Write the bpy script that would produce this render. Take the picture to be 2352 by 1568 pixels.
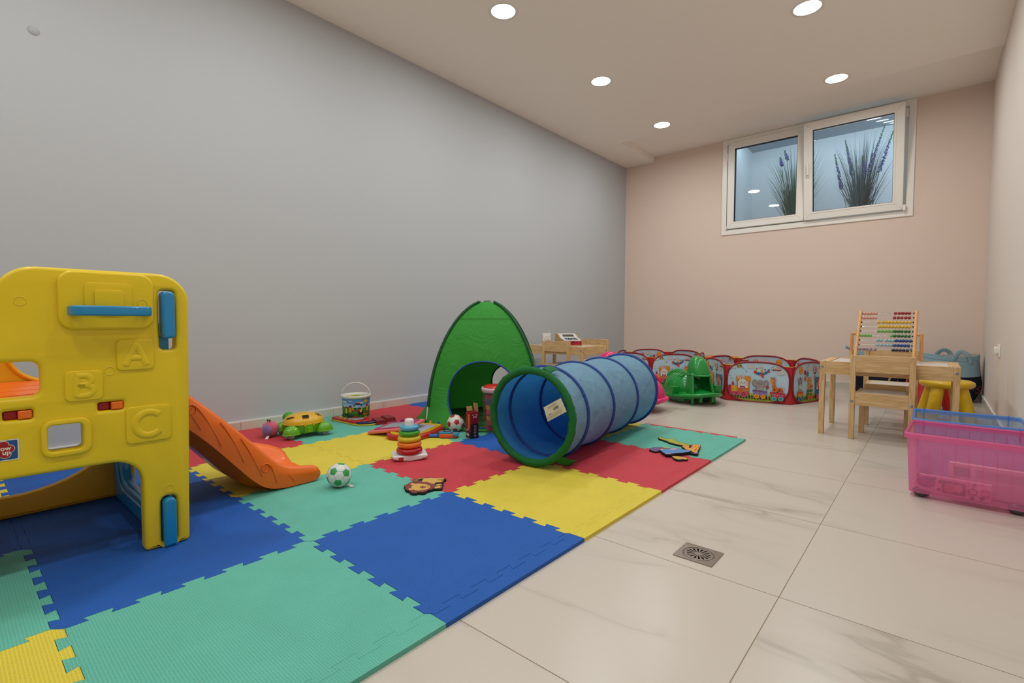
import bpy, bmesh, math, random
from mathutils import Vector, Matrix, noise
from mathutils.geometry import tessellate_polygon
random.seed(7)
PI = math.pi
for o in list(bpy.data.objects):
    bpy.data.objects.remove(o)
S = bpy.context.scene
COL = S.collection

# ---------------------------------------------------------------- camera, world, exposure
CAM_H, YAW, PITCH, ROLL, FPX = 0.724, 0.7098, -0.0433, 0.0033, 1133.9
cam = bpy.data.cameras.new('camera')
cam.sensor_fit = 'HORIZONTAL'; cam.sensor_width = 36.0
cam.lens = FPX / 2352 * 36.0
cam.clip_start = 0.05; cam.clip_end = 60
cam_ob = bpy.data.objects.new('camera', cam); COL.objects.link(cam_ob)
fwd = Vector((-math.sin(YAW)*math.cos(PITCH), math.cos(YAW)*math.cos(PITCH), math.sin(PITCH)))
rgt = Vector((math.cos(YAW), math.sin(YAW), 0)); upv = rgt.cross(fwd)
r2 = math.cos(ROLL)*rgt + math.sin(ROLL)*upv; u2 = -math.sin(ROLL)*rgt + math.cos(ROLL)*upv
cam_ob.matrix_world = Matrix(((r2.x, u2.x, -fwd.x, 0), (r2.y, u2.y, -fwd.y, 0), (r2.z, u2.z, -fwd.z, CAM_H), (0, 0, 0, 1)))
S.camera = cam_ob
S.view_settings.view_transform = 'Standard'
S.view_settings.look = 'None'
S.view_settings.exposure = 0.0
S.view_settings.gamma = 1.0
S.view_settings.use_curve_mapping = False
W = bpy.data.worlds.new('sky'); S.world = W; W.use_nodes = True
W.node_tree.nodes['Background'].inputs[0].default_value = (0.55, 0.72, 0.95, 1)
W.node_tree.nodes['Background'].inputs[1].default_value = 1.2
LAMP_W = 10.2                       # watts of every ceiling downlight
LAMP_COL = (0.93, 1.0, 0.99)
# added area light below the soffit edge, standing in for daylight in the well
sk = bpy.data.lights.new('well_daylight_fill', 'AREA'); sk.shape = 'RECTANGLE'; sk.size = 3.1; sk.size_y = 0.12
sk.energy = 10.5; sk.color = (0.62, 0.86, 1.0)
sko = bpy.data.objects.new('well_daylight_fill', sk); COL.objects.link(sko); sko.location = (-.3, 6.60, 2.98); sko.rotation_euler = (math.radians(38), 0, 0)

# ---------------------------------------------------------------- room numbers (metres)
XL, XR, YB, YF = -3.375, 0.335, 6.381, -2.6
ZC, ZR = 2.86, 2.93                # ceiling, recess over the window
RX, RY = -2.957, 5.44
WX0, WX1, WZ0, WZ1 = -2.06, -0.212, 1.777, 2.93
T = 0.012                          # foam mat thickness

# ---------------------------------------------------------------- materials
def lin(h):
    if isinstance(h, tuple): return (h[0], h[1], h[2], 1)
    h = h.lstrip('#'); c = [int(h[i:i+2], 16)/255 for i in (0, 2, 4)]
    return tuple([x/12.92 if x <= .04045 else ((x+.055)/1.055)**2.4 for x in c]) + (1,)
MATS = {}
def mat(name, col, rough=.45, metal=0, bump=0, bscale=40, spec=.5, alpha=1, trans=0, sheen=0, emit=0, var=0, vscale=5, detail=3, coat=0):
    if name in MATS: return MATS[name]
    m = bpy.data.materials.new(name); m.use_nodes = True
    n = m.node_tree.nodes; l = m.node_tree.links; p = n['Principled BSDF']
    p.inputs['Base Color'].default_value = lin(col)
    p.inputs['Roughness'].default_value = rough; p.inputs['Metallic'].default_value = metal
    p.inputs['Specular IOR Level'].default_value = spec
    p.inputs['Alpha'].default_value = alpha; p.inputs['Transmission Weight'].default_value = trans
    p.inputs['Sheen Weight'].default_value = sheen; p.inputs['Coat Weight'].default_value = coat
    if emit:
        p.inputs['Emission Color'].default_value = lin(col); p.inputs['Emission Strength'].default_value = emit
    if bump or var:
        tc = n.new('ShaderNodeTexCoord')
    if bump:
        t = n.new('ShaderNodeTexNoise'); t.inputs['Scale'].default_value = bscale; t.inputs['Detail'].default_value = detail
        l.new(tc.outputs['Object'], t.inputs['Vector'])
        b = n.new('ShaderNodeBump'); b.inputs['Strength'].default_value = bump; b.inputs['Distance'].default_value = .01
        l.new(t.outputs['Fac'], b.inputs['Height']); l.new(b.outputs['Normal'], p.inputs['Normal'])
    if var:
        t2 = n.new('ShaderNodeTexNoise'); t2.inputs['Scale'].default_value = vscale
        l.new(tc.outputs['Object'], t2.inputs['Vector'])
        r = n.new('ShaderNodeMapRange'); r.inputs[1].default_value = .3; r.inputs[2].default_value = .7
        r.inputs[3].default_value = 1-var; r.inputs[4].default_value = 1+var
        l.new(t2.outputs['Fac'], r.inputs[0])
        mx = n.new('ShaderNodeVectorMath'); mx.operation = 'SCALE'; mx.inputs[0].default_value = lin(col)[:3]
        l.new(r.outputs[0], mx.inputs['Scale']); l.new(mx.outputs[0], p.inputs['Base Color'])
    MATS[name] = m
    return m
def flat(col, rough=.55):
    """printed ink of one colour"""
    return mat('ink_' + col.lstrip('#'), col, rough)

def foam(name, col):
    m = mat(name, col, .62, spec=.35); n = m.node_tree.nodes; l = m.node_tree.links; p = n['Principled BSDF']
    tc = n.new('ShaderNodeTexCoord')
    sep = n.new('ShaderNodeSeparateXYZ'); l.new(tc.outputs['Object'], sep.inputs[0])
    def sn(sock, k):
        a = n.new('ShaderNodeMath'); a.operation = 'MULTIPLY'; a.inputs[1].default_value = k; l.new(sock, a.inputs[0])
        b = n.new('ShaderNodeMath'); b.operation = 'SINE'; l.new(a.outputs[0], b.inputs[0]); return b.outputs[0]
    sx = sn(sep.outputs[0], 2*PI/.0062); sy = sn(sep.outputs[1], 2*PI/.0062)
    ad = n.new('ShaderNodeMath'); ad.operation = 'MAXIMUM'; l.new(sx, ad.inputs[0]); l.new(sy, ad.inputs[1])
    b = n.new('ShaderNodeBump'); b.inputs['Strength'].default_value = .55; b.inputs['Distance'].default_value = .0012
    l.new(ad.outputs[0], b.inputs['Height']); l.new(b.outputs['Normal'], p.inputs['Normal'])
    t2 = n.new('ShaderNodeTexNoise'); t2.inputs['Scale'].default_value = 7; t2.inputs['Detail'].default_value = 4
    l.new(tc.outputs['Object'], t2.inputs['Vector'])
    r = n.new('ShaderNodeMapRange'); r.inputs[3].default_value = .9; r.inputs[4].default_value = 1.08; l.new(t2.outputs['Fac'], r.inputs[0])
    # the valleys of the embossed grid are a little darker
    r2_ = n.new('ShaderNodeMapRange'); r2_.inputs[1].default_value = -1; r2_.inputs[2].default_value = 1
    r2_.inputs[3].default_value = .82; r2_.inputs[4].default_value = 1.06; l.new(ad.outputs[0], r2_.inputs[0])
    mu = n.new('ShaderNodeMath'); mu.operation = 'MULTIPLY'; l.new(r.outputs[0], mu.inputs[0]); l.new(r2_.outputs[0], mu.inputs[1])
    mx = n.new('ShaderNodeVectorMath'); mx.operation = 'SCALE'; mx.inputs[0].default_value = lin(col)[:3]
    l.new(mu.outputs[0], mx.inputs['Scale']); l.new(mx.outputs[0], p.inputs['Base Color'])
    return m

def fabric(name, col, wr=.5, scale=7, rough=.75, transl=0):
    m = mat(name, col, rough, spec=.3); n = m.node_tree.nodes; l = m.node_tree.links; p = n['Principled BSDF']
    tc = n.new('ShaderNodeTexCoord')
    t = n.new('ShaderNodeTexNoise'); t.inputs['Scale'].default_value = scale; t.inputs['Detail'].default_value = 5
    t.inputs['Distortion'].default_value = 1.2
    l.new(tc.outputs['Object'], t.inputs['Vector'])
    v = n.new('ShaderNodeTexVoronoi'); v.feature = 'DISTANCE_TO_EDGE'; v.inputs['Scale'].default_value = scale*1.1
    dn = n.new('ShaderNodeMix'); dn.data_type = 'VECTOR'; dn.inputs[0].default_value = .25
    l.new(tc.outputs['Object'], dn.inputs[4]); l.new(t.outputs['Color'], dn.inputs[5]); l.new(dn.outputs[1], v.inputs['Vector'])
    mr = n.new('ShaderNodeMapRange'); mr.inputs[1].default_value = 0; mr.inputs[2].default_value = .12
    l.new(v.outputs['Distance'], mr.inputs[0])
    a = n.new('ShaderNodeMath'); a.operation = 'MULTIPLY_ADD'; a.inputs[1].default_value = -.35
    l.new(mr.outputs[0], a.inputs[0]); l.new(t.outputs['Fac'], a.inputs[2])
    b = n.new('ShaderNodeBump'); b.inputs['Strength'].default_value = wr; b.inputs['Distance'].default_value = .008
    l.new(a.outputs[0], b.inputs['Height']); l.new(b.outputs['Normal'], p.inputs['Normal'])
    if transl:
        tr = n.new('ShaderNodeBsdfTranslucent'); tr.inputs[0].default_value = lin(col)
        mx = n.new('ShaderNodeMixShader'); mx.inputs[0].default_value = transl
        l.new(p.outputs[0], mx.inputs[1]); l.new(tr.outputs[0], mx.inputs[2])
        l.new(mx.outputs[0], n['Material Output'].inputs['Surface'])
    return m

def pine(name, axis='X', light='#dcb888', dark='#bd9258'):
    """pale pine with long wavy grain running along one object axis"""
    if name in MATS: return MATS[name]
    m = mat(name, light, .48); n = m.node_tree.nodes; l = m.node_tree.links; p = n['Principled BSDF']
    tc = n.new('ShaderNodeTexCoord'); mp = n.new('ShaderNodeMapping')
    oi = n.new('ShaderNodeObjectInfo'); add = n.new('ShaderNodeVectorMath'); add.operation = 'ADD'
    mul = n.new('ShaderNodeMath'); mul.operation = 'MULTIPLY'; mul.inputs[1].default_value = 9.0
    l.new(oi.outputs['Random'], mul.inputs[0]); l.new(tc.outputs['Object'], add.inputs[0]); l.new(mul.outputs[0], add.inputs[1])
    sc = {'X': (3, 34, 34), 'Y': (34, 3, 34), 'Z': (34, 34, 3)}[axis]
    mp.inputs['Scale'].default_value = sc; l.new(add.outputs[0], mp.inputs['Vector'])
    t = n.new('ShaderNodeTexNoise'); t.inputs['Scale'].default_value = 1.1; t.inputs['Detail'].default_value = 2; t.inputs['Distortion'].default_value = .4
    l.new(mp.outputs[0], t.inputs['Vector'])
    k = n.new('ShaderNodeMath'); k.operation = 'MULTIPLY'; k.inputs[1].default_value = 30; l.new(t.outputs['Fac'], k.inputs[0])
    s = n.new('ShaderNodeMath'); s.operation = 'SINE'; l.new(k.outputs[0], s.inputs[0])
    f = n.new('ShaderNodeTexNoise'); f.inputs['Scale'].default_value = 6; f.inputs['Detail'].default_value = 4; l.new(mp.outputs[0], f.inputs['Vector'])
    a = n.new('ShaderNodeMath'); a.operation = 'MULTIPLY_ADD'; a.inputs[1].default_value = .22; l.new(s.outputs[0], a.inputs[0]); l.new(f.outputs['Fac'], a.inputs[2])
    r = n.new('ShaderNodeValToRGB'); r.color_ramp.elements[0].position = .2; r.color_ramp.elements[0].color = lin(light)
    r.color_ramp.elements[1].position = 1.0; r.color_ramp.elements[1].color = lin(dark)
    l.new(a.outputs[0], r.inputs[0]); l.new(r.outputs[0], p.inputs['Base Color'])
    return m

def paint(name, col):
    m = mat(name, col, .85, bump=.045, bscale=70, spec=.2, detail=5)
    return m

def marble(name, tile=True, base='#c9bdb2', vein='#8f8474', rough=.30, strength=1.0):
    m = mat(name, base, rough); n = m.node_tree.nodes; l = m.node_tree.links; p = n['Principled BSDF']
    tc = n.new('ShaderNodeTexCoord'); sep = n.new('ShaderNodeSeparateXYZ'); l.new(tc.outputs['Object'], sep.inputs[0])
    TX, TY, OX, OY = 1.234, 0.6165, -0.292, 1.418
    def M(op, a, b=None, c=None):
        x = n.new('ShaderNodeMath'); x.operation = op
        for i, q in enumerate((a, b, c)):
            if q is None: continue
            if hasattr(q, 'links'): l.new(q, x.inputs[i])
            else: x.inputs[i].default_value = q
        return x.outputs[0]
    ux = M('DIVIDE', M('SUBTRACT', sep.outputs[0], OX), TX); uy = M('DIVIDE', M('SUBTRACT', sep.outputs[1], OY), TY)
    ix = M('FLOOR', ux); iy = M('FLOOR', uy)
    off = n.new('ShaderNodeCombineXYZ'); l.new(M('MULTIPLY', ix, 7.31), off.inputs[0]); l.new(M('MULTIPLY', iy, 3.17), off.inputs[1]); l.new(M('MULTIPLY', iy, 5.7), off.inputs[2])
    rot = n.new('ShaderNodeMapping'); rot.inputs['Rotation'].default_value = (0, 0, math.radians(38)); rot.inputs['Scale'].default_value = (.5, 1.9, 1)
    l.new(tc.outputs['Object'], rot.inputs['Vector'])
    va = n.new('ShaderNodeVectorMath'); va.operation = 'ADD'; l.new(rot.outputs[0], va.inputs[0])
    if tile: l.new(off.outputs[0], va.inputs[1])
    t = n.new('ShaderNodeTexNoise'); t.inputs['Scale'].default_value = 1.25; t.inputs['Detail'].default_value = 5; t.inputs['Roughness'].default_value = .5; t.inputs['Distortion'].default_value = .35
    l.new(va.outputs[0], t.inputs['Vector'])
    d = M('ABSOLUTE', M('SUBTRACT', t.outputs['Fac'], .5))
    v1 = n.new('ShaderNodeMapRange'); v1.inputs[1].default_value = 0; v1.inputs[2].default_value = .016; v1.inputs[3].default_value = 1; v1.inputs[4].default_value = 0
    l.new(d, v1.inputs[0])
    v2 = n.new('ShaderNodeMapRange'); v2.inputs[1].default_value = 0; v2.inputs[2].default_value = .055; v2.inputs[3].default_value = .42; v2.inputs[4].default_value = 0
    l.new(d, v2.inputs[0])
    t3 = n.new('ShaderNodeTexNoise'); t3.inputs['Scale'].default_value = 1.6; l.new(va.outputs[0], t3.inputs['Vector'])
    gate = n.new('ShaderNodeMapRange'); gate.inputs[1].default_value = .42; gate.inputs[2].default_value = .62; l.new(t3.outputs['Fac'], gate.inputs[0])
    vv = M('MULTIPLY', M('MULTIPLY', M('MAXIMUM', v1.outputs[0], v2.outputs[0]), gate.outputs[0]), .60*strength)
    mx = n.new('ShaderNodeMix'); mx.data_type = 'RGBA'; l.new(vv, mx.inputs[0]); mx.inputs[6].default_value = lin(base); mx.inputs[7].default_value = lin(vein)
    out = mx.outputs[2]
    if tile:
        fx = M('FRACT', ux); fy = M('FRACT', uy)
        ex = M('MULTIPLY', M('MINIMUM', fx, M('SUBTRACT', 1, fx)), TX); ey = M('MULTIPLY', M('MINIMUM', fy, M('SUBTRACT', 1, fy)), TY)
        e = M('MINIMUM', M('MULTIPLY', ex, 1.15), ey)
        g = M('LESS_THAN', e, .0014)
        m2 = n.new('ShaderNodeMix'); m2.data_type = 'RGBA'; l.new(g, m2.inputs[0]); l.new(out, m2.inputs[6]); m2.inputs[7].default_value = lin('#8b7d69')
        out = m2.outputs[2]
        rr = M('MULTIPLY_ADD', g, .5, rough); l.new(rr, p.inputs['Roughness'])
    l.new(out, p.inputs['Base Color'])
    return m

# ---------------------------------------------------------------- mesh builder
def link(o, parent=None):
    COL.objects.link(o)
    if parent is not None: o.parent = parent
    return o
class MB:
    def __init__(s): s.v = []; s.f = []; s.m = []; s.s = []
    def add(s, vs, fs, mi=0, M=None, sm=False):
        b = len(s.v)
        for p in vs:
            q = Vector(p)
            if M is not None: q = M @ q
            s.v.append(q)
        for f in fs:
            s.f.append([b+i for i in f]); s.m.append(mi); s.s.append(sm)
        return s
    def box(s, c, d, mi=0, M=None, taper=None):
        x, y, z = d[0]/2, d[1]/2, d[2]/2; tx, ty = taper or (1, 1)
        vs = [(-x, -y, -z), (x, -y, -z), (x, y, -z), (-x, y, -z), (-x*tx, -y*ty, z), (x*tx, -y*ty, z), (x*tx, y*ty, z), (-x*tx, y*ty, z)]
        vs = [Vector(v)+Vector(c) for v in vs]
        return s.add(vs, [(3, 2, 1, 0), (4, 5, 6, 7), (0, 1, 5, 4), (1, 2, 6, 5), (2, 3, 7, 6), (3, 0, 4, 7)], mi, M)
    def lathe(s, prof, n=32, c=(0, 0, 0), mi=0, M=None, sx=1, sy=1, caps=True, a0=0, a1=2*PI):
        full = abs(a1-a0-2*PI) < 1e-6
        N = n if full else n+1
        vs = []
        for r, z in prof:
            for i in range(N):
                a = a0+(a1-a0)*i/n
                vs.append((c[0]+r*sx*math.cos(a), c[1]+r*sy*math.sin(a), c[2]+z))
        fs = []
        for j in range(len(prof)-1):
            for i in range(n):
                k = (i+1) % N
                fs.append((j*N+i, j*N+k, (j+1)*N+k, (j+1)*N+i))
        s.add(vs, fs, mi, M, True)
        if caps and full:
            if prof[0][0] > 1e-6: s.add(vs[:N], [tuple(reversed(range(N)))], mi, M)
            if prof[-1][0] > 1e-6: s.add(vs[-N:], [tuple(range(N))], mi, M)
        return s
    def sph(s, c, r, mi=0, n=24, k=14, M=None, t0=0, t1=PI):
        if not hasattr(r, '__len__'): r = (r, r, r)
        vs = []; fs = []
        for j in range(k+1):
            t = t0+(t1-t0)*j/k
            for i in range(n):
                a = 2*PI*i/n
                vs.append((c[0]+r[0]*math.sin(t)*math.cos(a), c[1]+r[1]*math.sin(t)*math.sin(a), c[2]+r[2]*math.cos(t)))
        for j in range(k):
            for i in range(n):
                fs.append((j*n+i, (j+1)*n+i, (j+1)*n+(i+1) % n, j*n+(i+1) % n))
        return s.add(vs, fs, mi, M, True)
    def tube(s, pts, r, n=10, mi=0, closed=False, M=None, flatz=1.0, caps=True, up=None):
        pts = [Vector(p) for p in pts]; N = len(pts)
        rs = r if hasattr(r, '__len__') else [r]*N
        T_ = []
        for i in range(N):
            a = pts[(i-1) % N] if (closed or i > 0) else pts[i]; b = pts[(i+1) % N] if (closed or i < N-1) else pts[i]
            T_.append((b-a).normalized())
        ref = Vector(up) if up else (Vector((0, 0, 1)) if abs(T_[0].z) < .9 else Vector((1, 0, 0)))
        u = (ref - T_[0]*ref.dot(T_[0])).normalized(); vs = []
        for i in range(N):
            u = (u - T_[i]*u.dot(T_[i])).normalized() if not up else (ref - T_[i]*ref.dot(T_[i])).normalized()
            w = T_[i].cross(u)
            for k in range(n):
                a = 2*PI*k/n
                vs.append(pts[i] + u*math.cos(a)*rs[i]*flatz + w*math.sin(a)*rs[i])
        fs = []
        for i in range(N if closed else N-1):
            j = (i+1) % N
            for k in range(n):
                fs.append((i*n+k, i*n+(k+1) % n, j*n+(k+1) % n, j*n+k))
        s.add(vs, fs, mi, M, True)
        if caps and not closed:
            s.add(vs[:n], [tuple(reversed(range(n)))], mi, M); s.add(vs[-n:], [tuple(range(n))], mi, M)
        return s
    def cyl(s, a, b, r, r1=None, n=24, mi=0, M=None):
        return s.tube([a, b], [r, r if r1 is None else r1], n, mi, M=M)
    def grid(s, fn, nu, nv, mi=0, cu=False, M=None, sm=True, flip=False):
        NU = nu if cu else nu+1
        vs = [fn(i/nu, j/nv) for j in range(nv+1) for i in range(NU)]; fs = []
        for j in range(nv):
            for i in range(nu):
                k = (i+1) % NU; q = (j*NU+i, j*NU+k, (j+1)*NU+k, (j+1)*NU+i)
                fs.append(tuple(reversed(q)) if flip else q)
        return s.add(vs, fs, mi, M, sm)
    def poly(s, loop, z=0, mi=0, fn=None, M=None, flip=False):
        """flat polygon in 2D (concave allowed); fn maps (x,y,z)->3D"""
        P = [Vector((p[0], p[1], z)) for p in loop]
        if len(P) > 4 or True:
            tr = tessellate_polygon([P]) if len(P) > 3 else [(0, 1, 2)]
        ar = sum(P[i].x*P[(i+1) % len(P)].y-P[(i+1) % len(P)].x*P[i].y for i in range(len(P)))
        fs = []
        for t in tr:
            a, b, c = [P[i] for i in t]
            cw = (b-a).cross(c-a).z < 0
            t = tuple(reversed(t)) if cw != flip else tuple(t)
            fs.append(t)
        vs = [fn(p.x, p.y, p.z) for p in P] if fn else P
        return s.add(vs, fs, mi, M)
    def prism(s, loop, z0, z1, mi=0, M=None, mi2=None):
        """extruded simple polygon (concave allowed)"""
        n = len(loop)
        ar = sum(loop[i][0]*loop[(i+1) % n][1]-loop[(i+1) % n][0]*loop[i][1] for i in range(n))
        L = list(loop) if ar > 0 else list(reversed(loop))
        vs = [(p[0], p[1], z0) for p in L]+[(p[0], p[1], z1) for p in L]
        s.add(vs, [(i, (i+1) % n, n+(i+1) % n, n+i) for i in range(n)]+[tuple(reversed(range(n))), tuple(range(n, 2*n))][:0], mi if mi2 is None else mi2, M)
        s.add(vs[:n], [tuple(reversed(range(n)))], mi if mi2 is None else mi2, M); s.add(vs[n:], [tuple(range(n))], mi, M)
        return s
    def merge(s, d, mi=0, M=None, sm=False):
        return s.add(d[0], d[1], mi, M, sm)
    def build(s, name, mats, parent=None, bevel=0, seg=2, sub=0, auto=None, loc=None, solid=0):
        me = bpy.data.meshes.new(name)
        me.from_pydata([tuple(v) for v in s.v], [], s.f)
        if not isinstance(mats, (list, tuple)): mats = [mats]
        for m in mats: me.materials.append(m)
        for i, p in enumerate(me.polygons):
            p.material_index = s.m[i]; p.use_smooth = s.s[i]
        if auto is not None or bevel:
            bm = bmesh.new(); bm.from_mesh(me); bmesh.ops.remove_doubles(bm, verts=bm.verts, dist=1e-5); bm.to_mesh(me); bm.free()
        if auto is not None:
            for p in me.polygons: p.use_smooth = True
            me.set_sharp_from_angle(angle=math.radians(auto))
        me.update()
        o = bpy.data.objects.new(name, me); link(o, parent)
        if loc is not None: o.location = loc
        if solid:
            md = o.modifiers.new('thick', 'SOLIDIFY'); md.thickness = solid; md.offset = 0
        if bevel:
            md = o.modifiers.new('round', 'BEVEL'); md.width = bevel; md.segments = seg; md.limit_method = 'ANGLE'; md.angle_limit = math.radians(40)
            for p in me.polygons: p.use_smooth = True
            me.set_sharp_from_angle(angle=math.radians(60))
            md.harden_normals = False
        if sub:
            md = o.modifiers.new('smooth', 'SUBSURF'); md.levels = sub; md.render_levels = sub
        return o

def rounded(pts, n=6):
    """[(x,y,r)] -> polyline with rounded corners"""
    out = []; N = len(pts)
    for i in range(N):
        p = Vector(pts[i][:2]); r = pts[i][2] if len(pts[i]) > 2 else 0
        a = Vector(pts[i-1][:2]); b = Vector(pts[(i+1) % N][:2])
        if r <= 0: out.append((p.x, p.y)); continue
        d1 = (a-p).normalized(); d2 = (b-p).normalized(); ang = d1.angle(d2)
        t = min(r/math.tan(ang/2), (a-p).length*.49, (b-p).length*.49)
        r = t*math.tan(ang/2); q1 = p+d1*t; q2 = p+d2*t; c = p+(d1+d2).normalized()*(r/math.sin(ang/2))
        a1 = math.atan2(q1.y-c.y, q1.x-c.x); a2 = math.atan2(q2.y-c.y, q2.x-c.x)
        da = (a2-a1+PI) % (2*PI)-PI
        for k in range(n+1):
            q = a1+da*k/n; out.append((c.x+r*math.cos(q), c.y+r*math.sin(q)))
    return out
def rrect(x0, y0, x1, y1, r, n=5): return rounded([(x0, y0, r), (x1, y0, r), (x1, y1, r), (x0, y1, r)], n)
def ell(cx, cy, rx, ry=None, n=20, a=0):
    ry = rx if ry is None else ry; ca, sa = math.cos(a), math.sin(a)
    return [(cx+rx*math.cos(2*PI*i/n)*ca-ry*math.sin(2*PI*i/n)*sa, cy+rx*math.cos(2*PI*i/n)*sa+ry*math.sin(2*PI*i/n)*ca) for i in range(n)]
def stroke(p, w):
    """thin 2D polyline as polygon"""
    P = [Vector(q) for q in p]; L = []; R_ = []
    for i in range(len(P)):
        a = P[max(0, i-1)]; b = P[min(len(P)-1, i+1)]; d = (b-a).normalized(); nrm = Vector((-d.y, d.x))*w/2
        L.append(tuple(P[i]+nrm)); R_.append(tuple(P[i]-nrm))
    return L+R_[::-1]
def curve_mesh(cu):
    ob = bpy.data.objects.new('tmp', cu); COL.objects.link(ob)
    dg = bpy.context.evaluated_depsgraph_get()
    me = bpy.data.meshes.new_from_object(ob.evaluated_get(dg))
    d = ([v.co.copy() for v in me.vertices], [tuple(p.vertices) for p in me.polygons])
    bpy.data.objects.remove(ob); bpy.data.curves.remove(cu); bpy.data.meshes.remove(me)
    return d
def slab(loops, depth, bev=0, res=2):
    """rounded slab with holes, centred on z=0"""
    cu = bpy.data.curves.new('c', 'CURVE'); cu.dimensions = '2D'; cu.fill_mode = 'BOTH'
    for L in loops:
        sp = cu.splines.new('POLY'); sp.points.add(len(L)-1)
        for i, p in enumerate(L): sp.points[i].co = (p[0], p[1], 0, 1)
        sp.use_cyclic_u = True
    cu.extrude = max(0, depth/2-bev); cu.bevel_depth = bev; cu.bevel_resolution = res; cu.offset = -bev
    return curve_mesh(cu)
_tx = {}
def text(st, size=1, bold=0, ext=0, bev=0, align='CENTER', space=1, res=3):
    key = (st, bold, ext, bev, align, size, space)
    if key not in _tx:
        cu = bpy.data.curves.new('t', 'FONT'); cu.body = st; cu.size = size; cu.align_x = align; cu.align_y = 'CENTER'
        cu.offset = bold; cu.extrude = ext; cu.bevel_depth = bev; cu.bevel_resolution = 1; cu.resolution_u = res; cu.space_character = space
        _tx[key] = curve_mesh(cu)
    return _tx[key]
def frame(o, ex, ey, ez):
    """matrix with given origin and axes"""
    ex, ey, ez = Vector(ex), Vector(ey), Vector(ez)
    return Matrix(((ex.x, ey.x, ez.x, o[0]), (ex.y, ey.y, ez.y, o[1]), (ex.z, ey.z, ez.z, o[2]), (0, 0, 0, 1)))
YZ = frame((0, 0, 0), (0, 1, 0), (0, 0, 1), (1, 0, 0))      # 2D x->Y, y->Z, depth->X
XZ = frame((0, 0, 0), (1, 0, 0), (0, 0, 1), (0, -1, 0))     # 2D x->X, y->Z, depth->-Y
def TR(x, y, z): return Matrix.Translation((x, y, z))
def ROT(a, ax='Z'): return Matrix.Rotation(a, 4, ax)

def thing(name, label, cat, loc=(0, 0, 0), rz=0, group=None):
    o = bpy.data.objects.new(name, None); link(o); o.location = loc; o.rotation_euler = (0, 0, rz)
    o.empty_display_size = .05
    o['label'] = label; o['category'] = cat
    if group: o['group'] = group
    return o
def tag(o, label, cat, group=None):
    o['label'] = label; o['category'] = cat
    if group: o['group'] = group
    return o
def struct(o): o['kind'] = 'structure'; return o
def dup(root, loc=None, rz=None, label=None, group=None, swap=None):
    r = root.copy(); link(r)
    if loc is not None: r.location = loc
    if rz is not None: r.rotation_euler = (0, 0, rz)
    if label: r['label'] = label
    if group: r['group'] = group
    def rec(a, b):
        for ch in list(a.children):
            c = ch.copy()
            link(c); c.parent = b
            if swap and c.data:
                for i, sl in enumerate(c.material_slots):
                    if sl.material and sl.material.name in swap:
                        nm_ = sl.material.name; sl.link = 'OBJECT'; sl.material = swap[nm_]
            rec(ch, c)
    rec(root, r)
    return r

class Art:
    """printed picture: layered flat shapes with many inks, mapped onto a surface"""
    def __init__(s, fn): s.mb = MB(); s.mats = []; s.fn = fn; s.k = 0
    def mi(s, col):
        m = flat(col)
        if m not in s.mats: s.mats.append(m)
        return s.mats.index(m)
    def p(s, loop, col, z=None):
        s.k += 1; s.mb.poly(loop, (z if z is not None else s.k)*STEP, s.mi(col), s.fn); return s
    def e(s, cx, cy, rx, ry, col, n=14, a=0): return s.p(ell(cx, cy, rx, ry, n, a), col)
    def r(s, x0, y0, x1, y1, col, rad=0):
        return s.p(rrect(x0, y0, x1, y1, rad, 3) if rad else [(x0, y0), (x1, y0), (x1, y1), (x0, y1)], col)
    def st(s, pts, w, col): return s.p(stroke(pts, w), col)
    def t(s, st, x, y, size, col, bold=0, a=0):
        s.k += 1; v, f = text(st, size, bold); ca, sa = math.cos(a), math.sin(a)
        s.mb.add([s.fn(x+q.x*ca-q.y*sa, y+q.x*sa+q.y*ca, s.k*STEP) for q in v], f, s.mi(col)); return s
STEP = .00012
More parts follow.
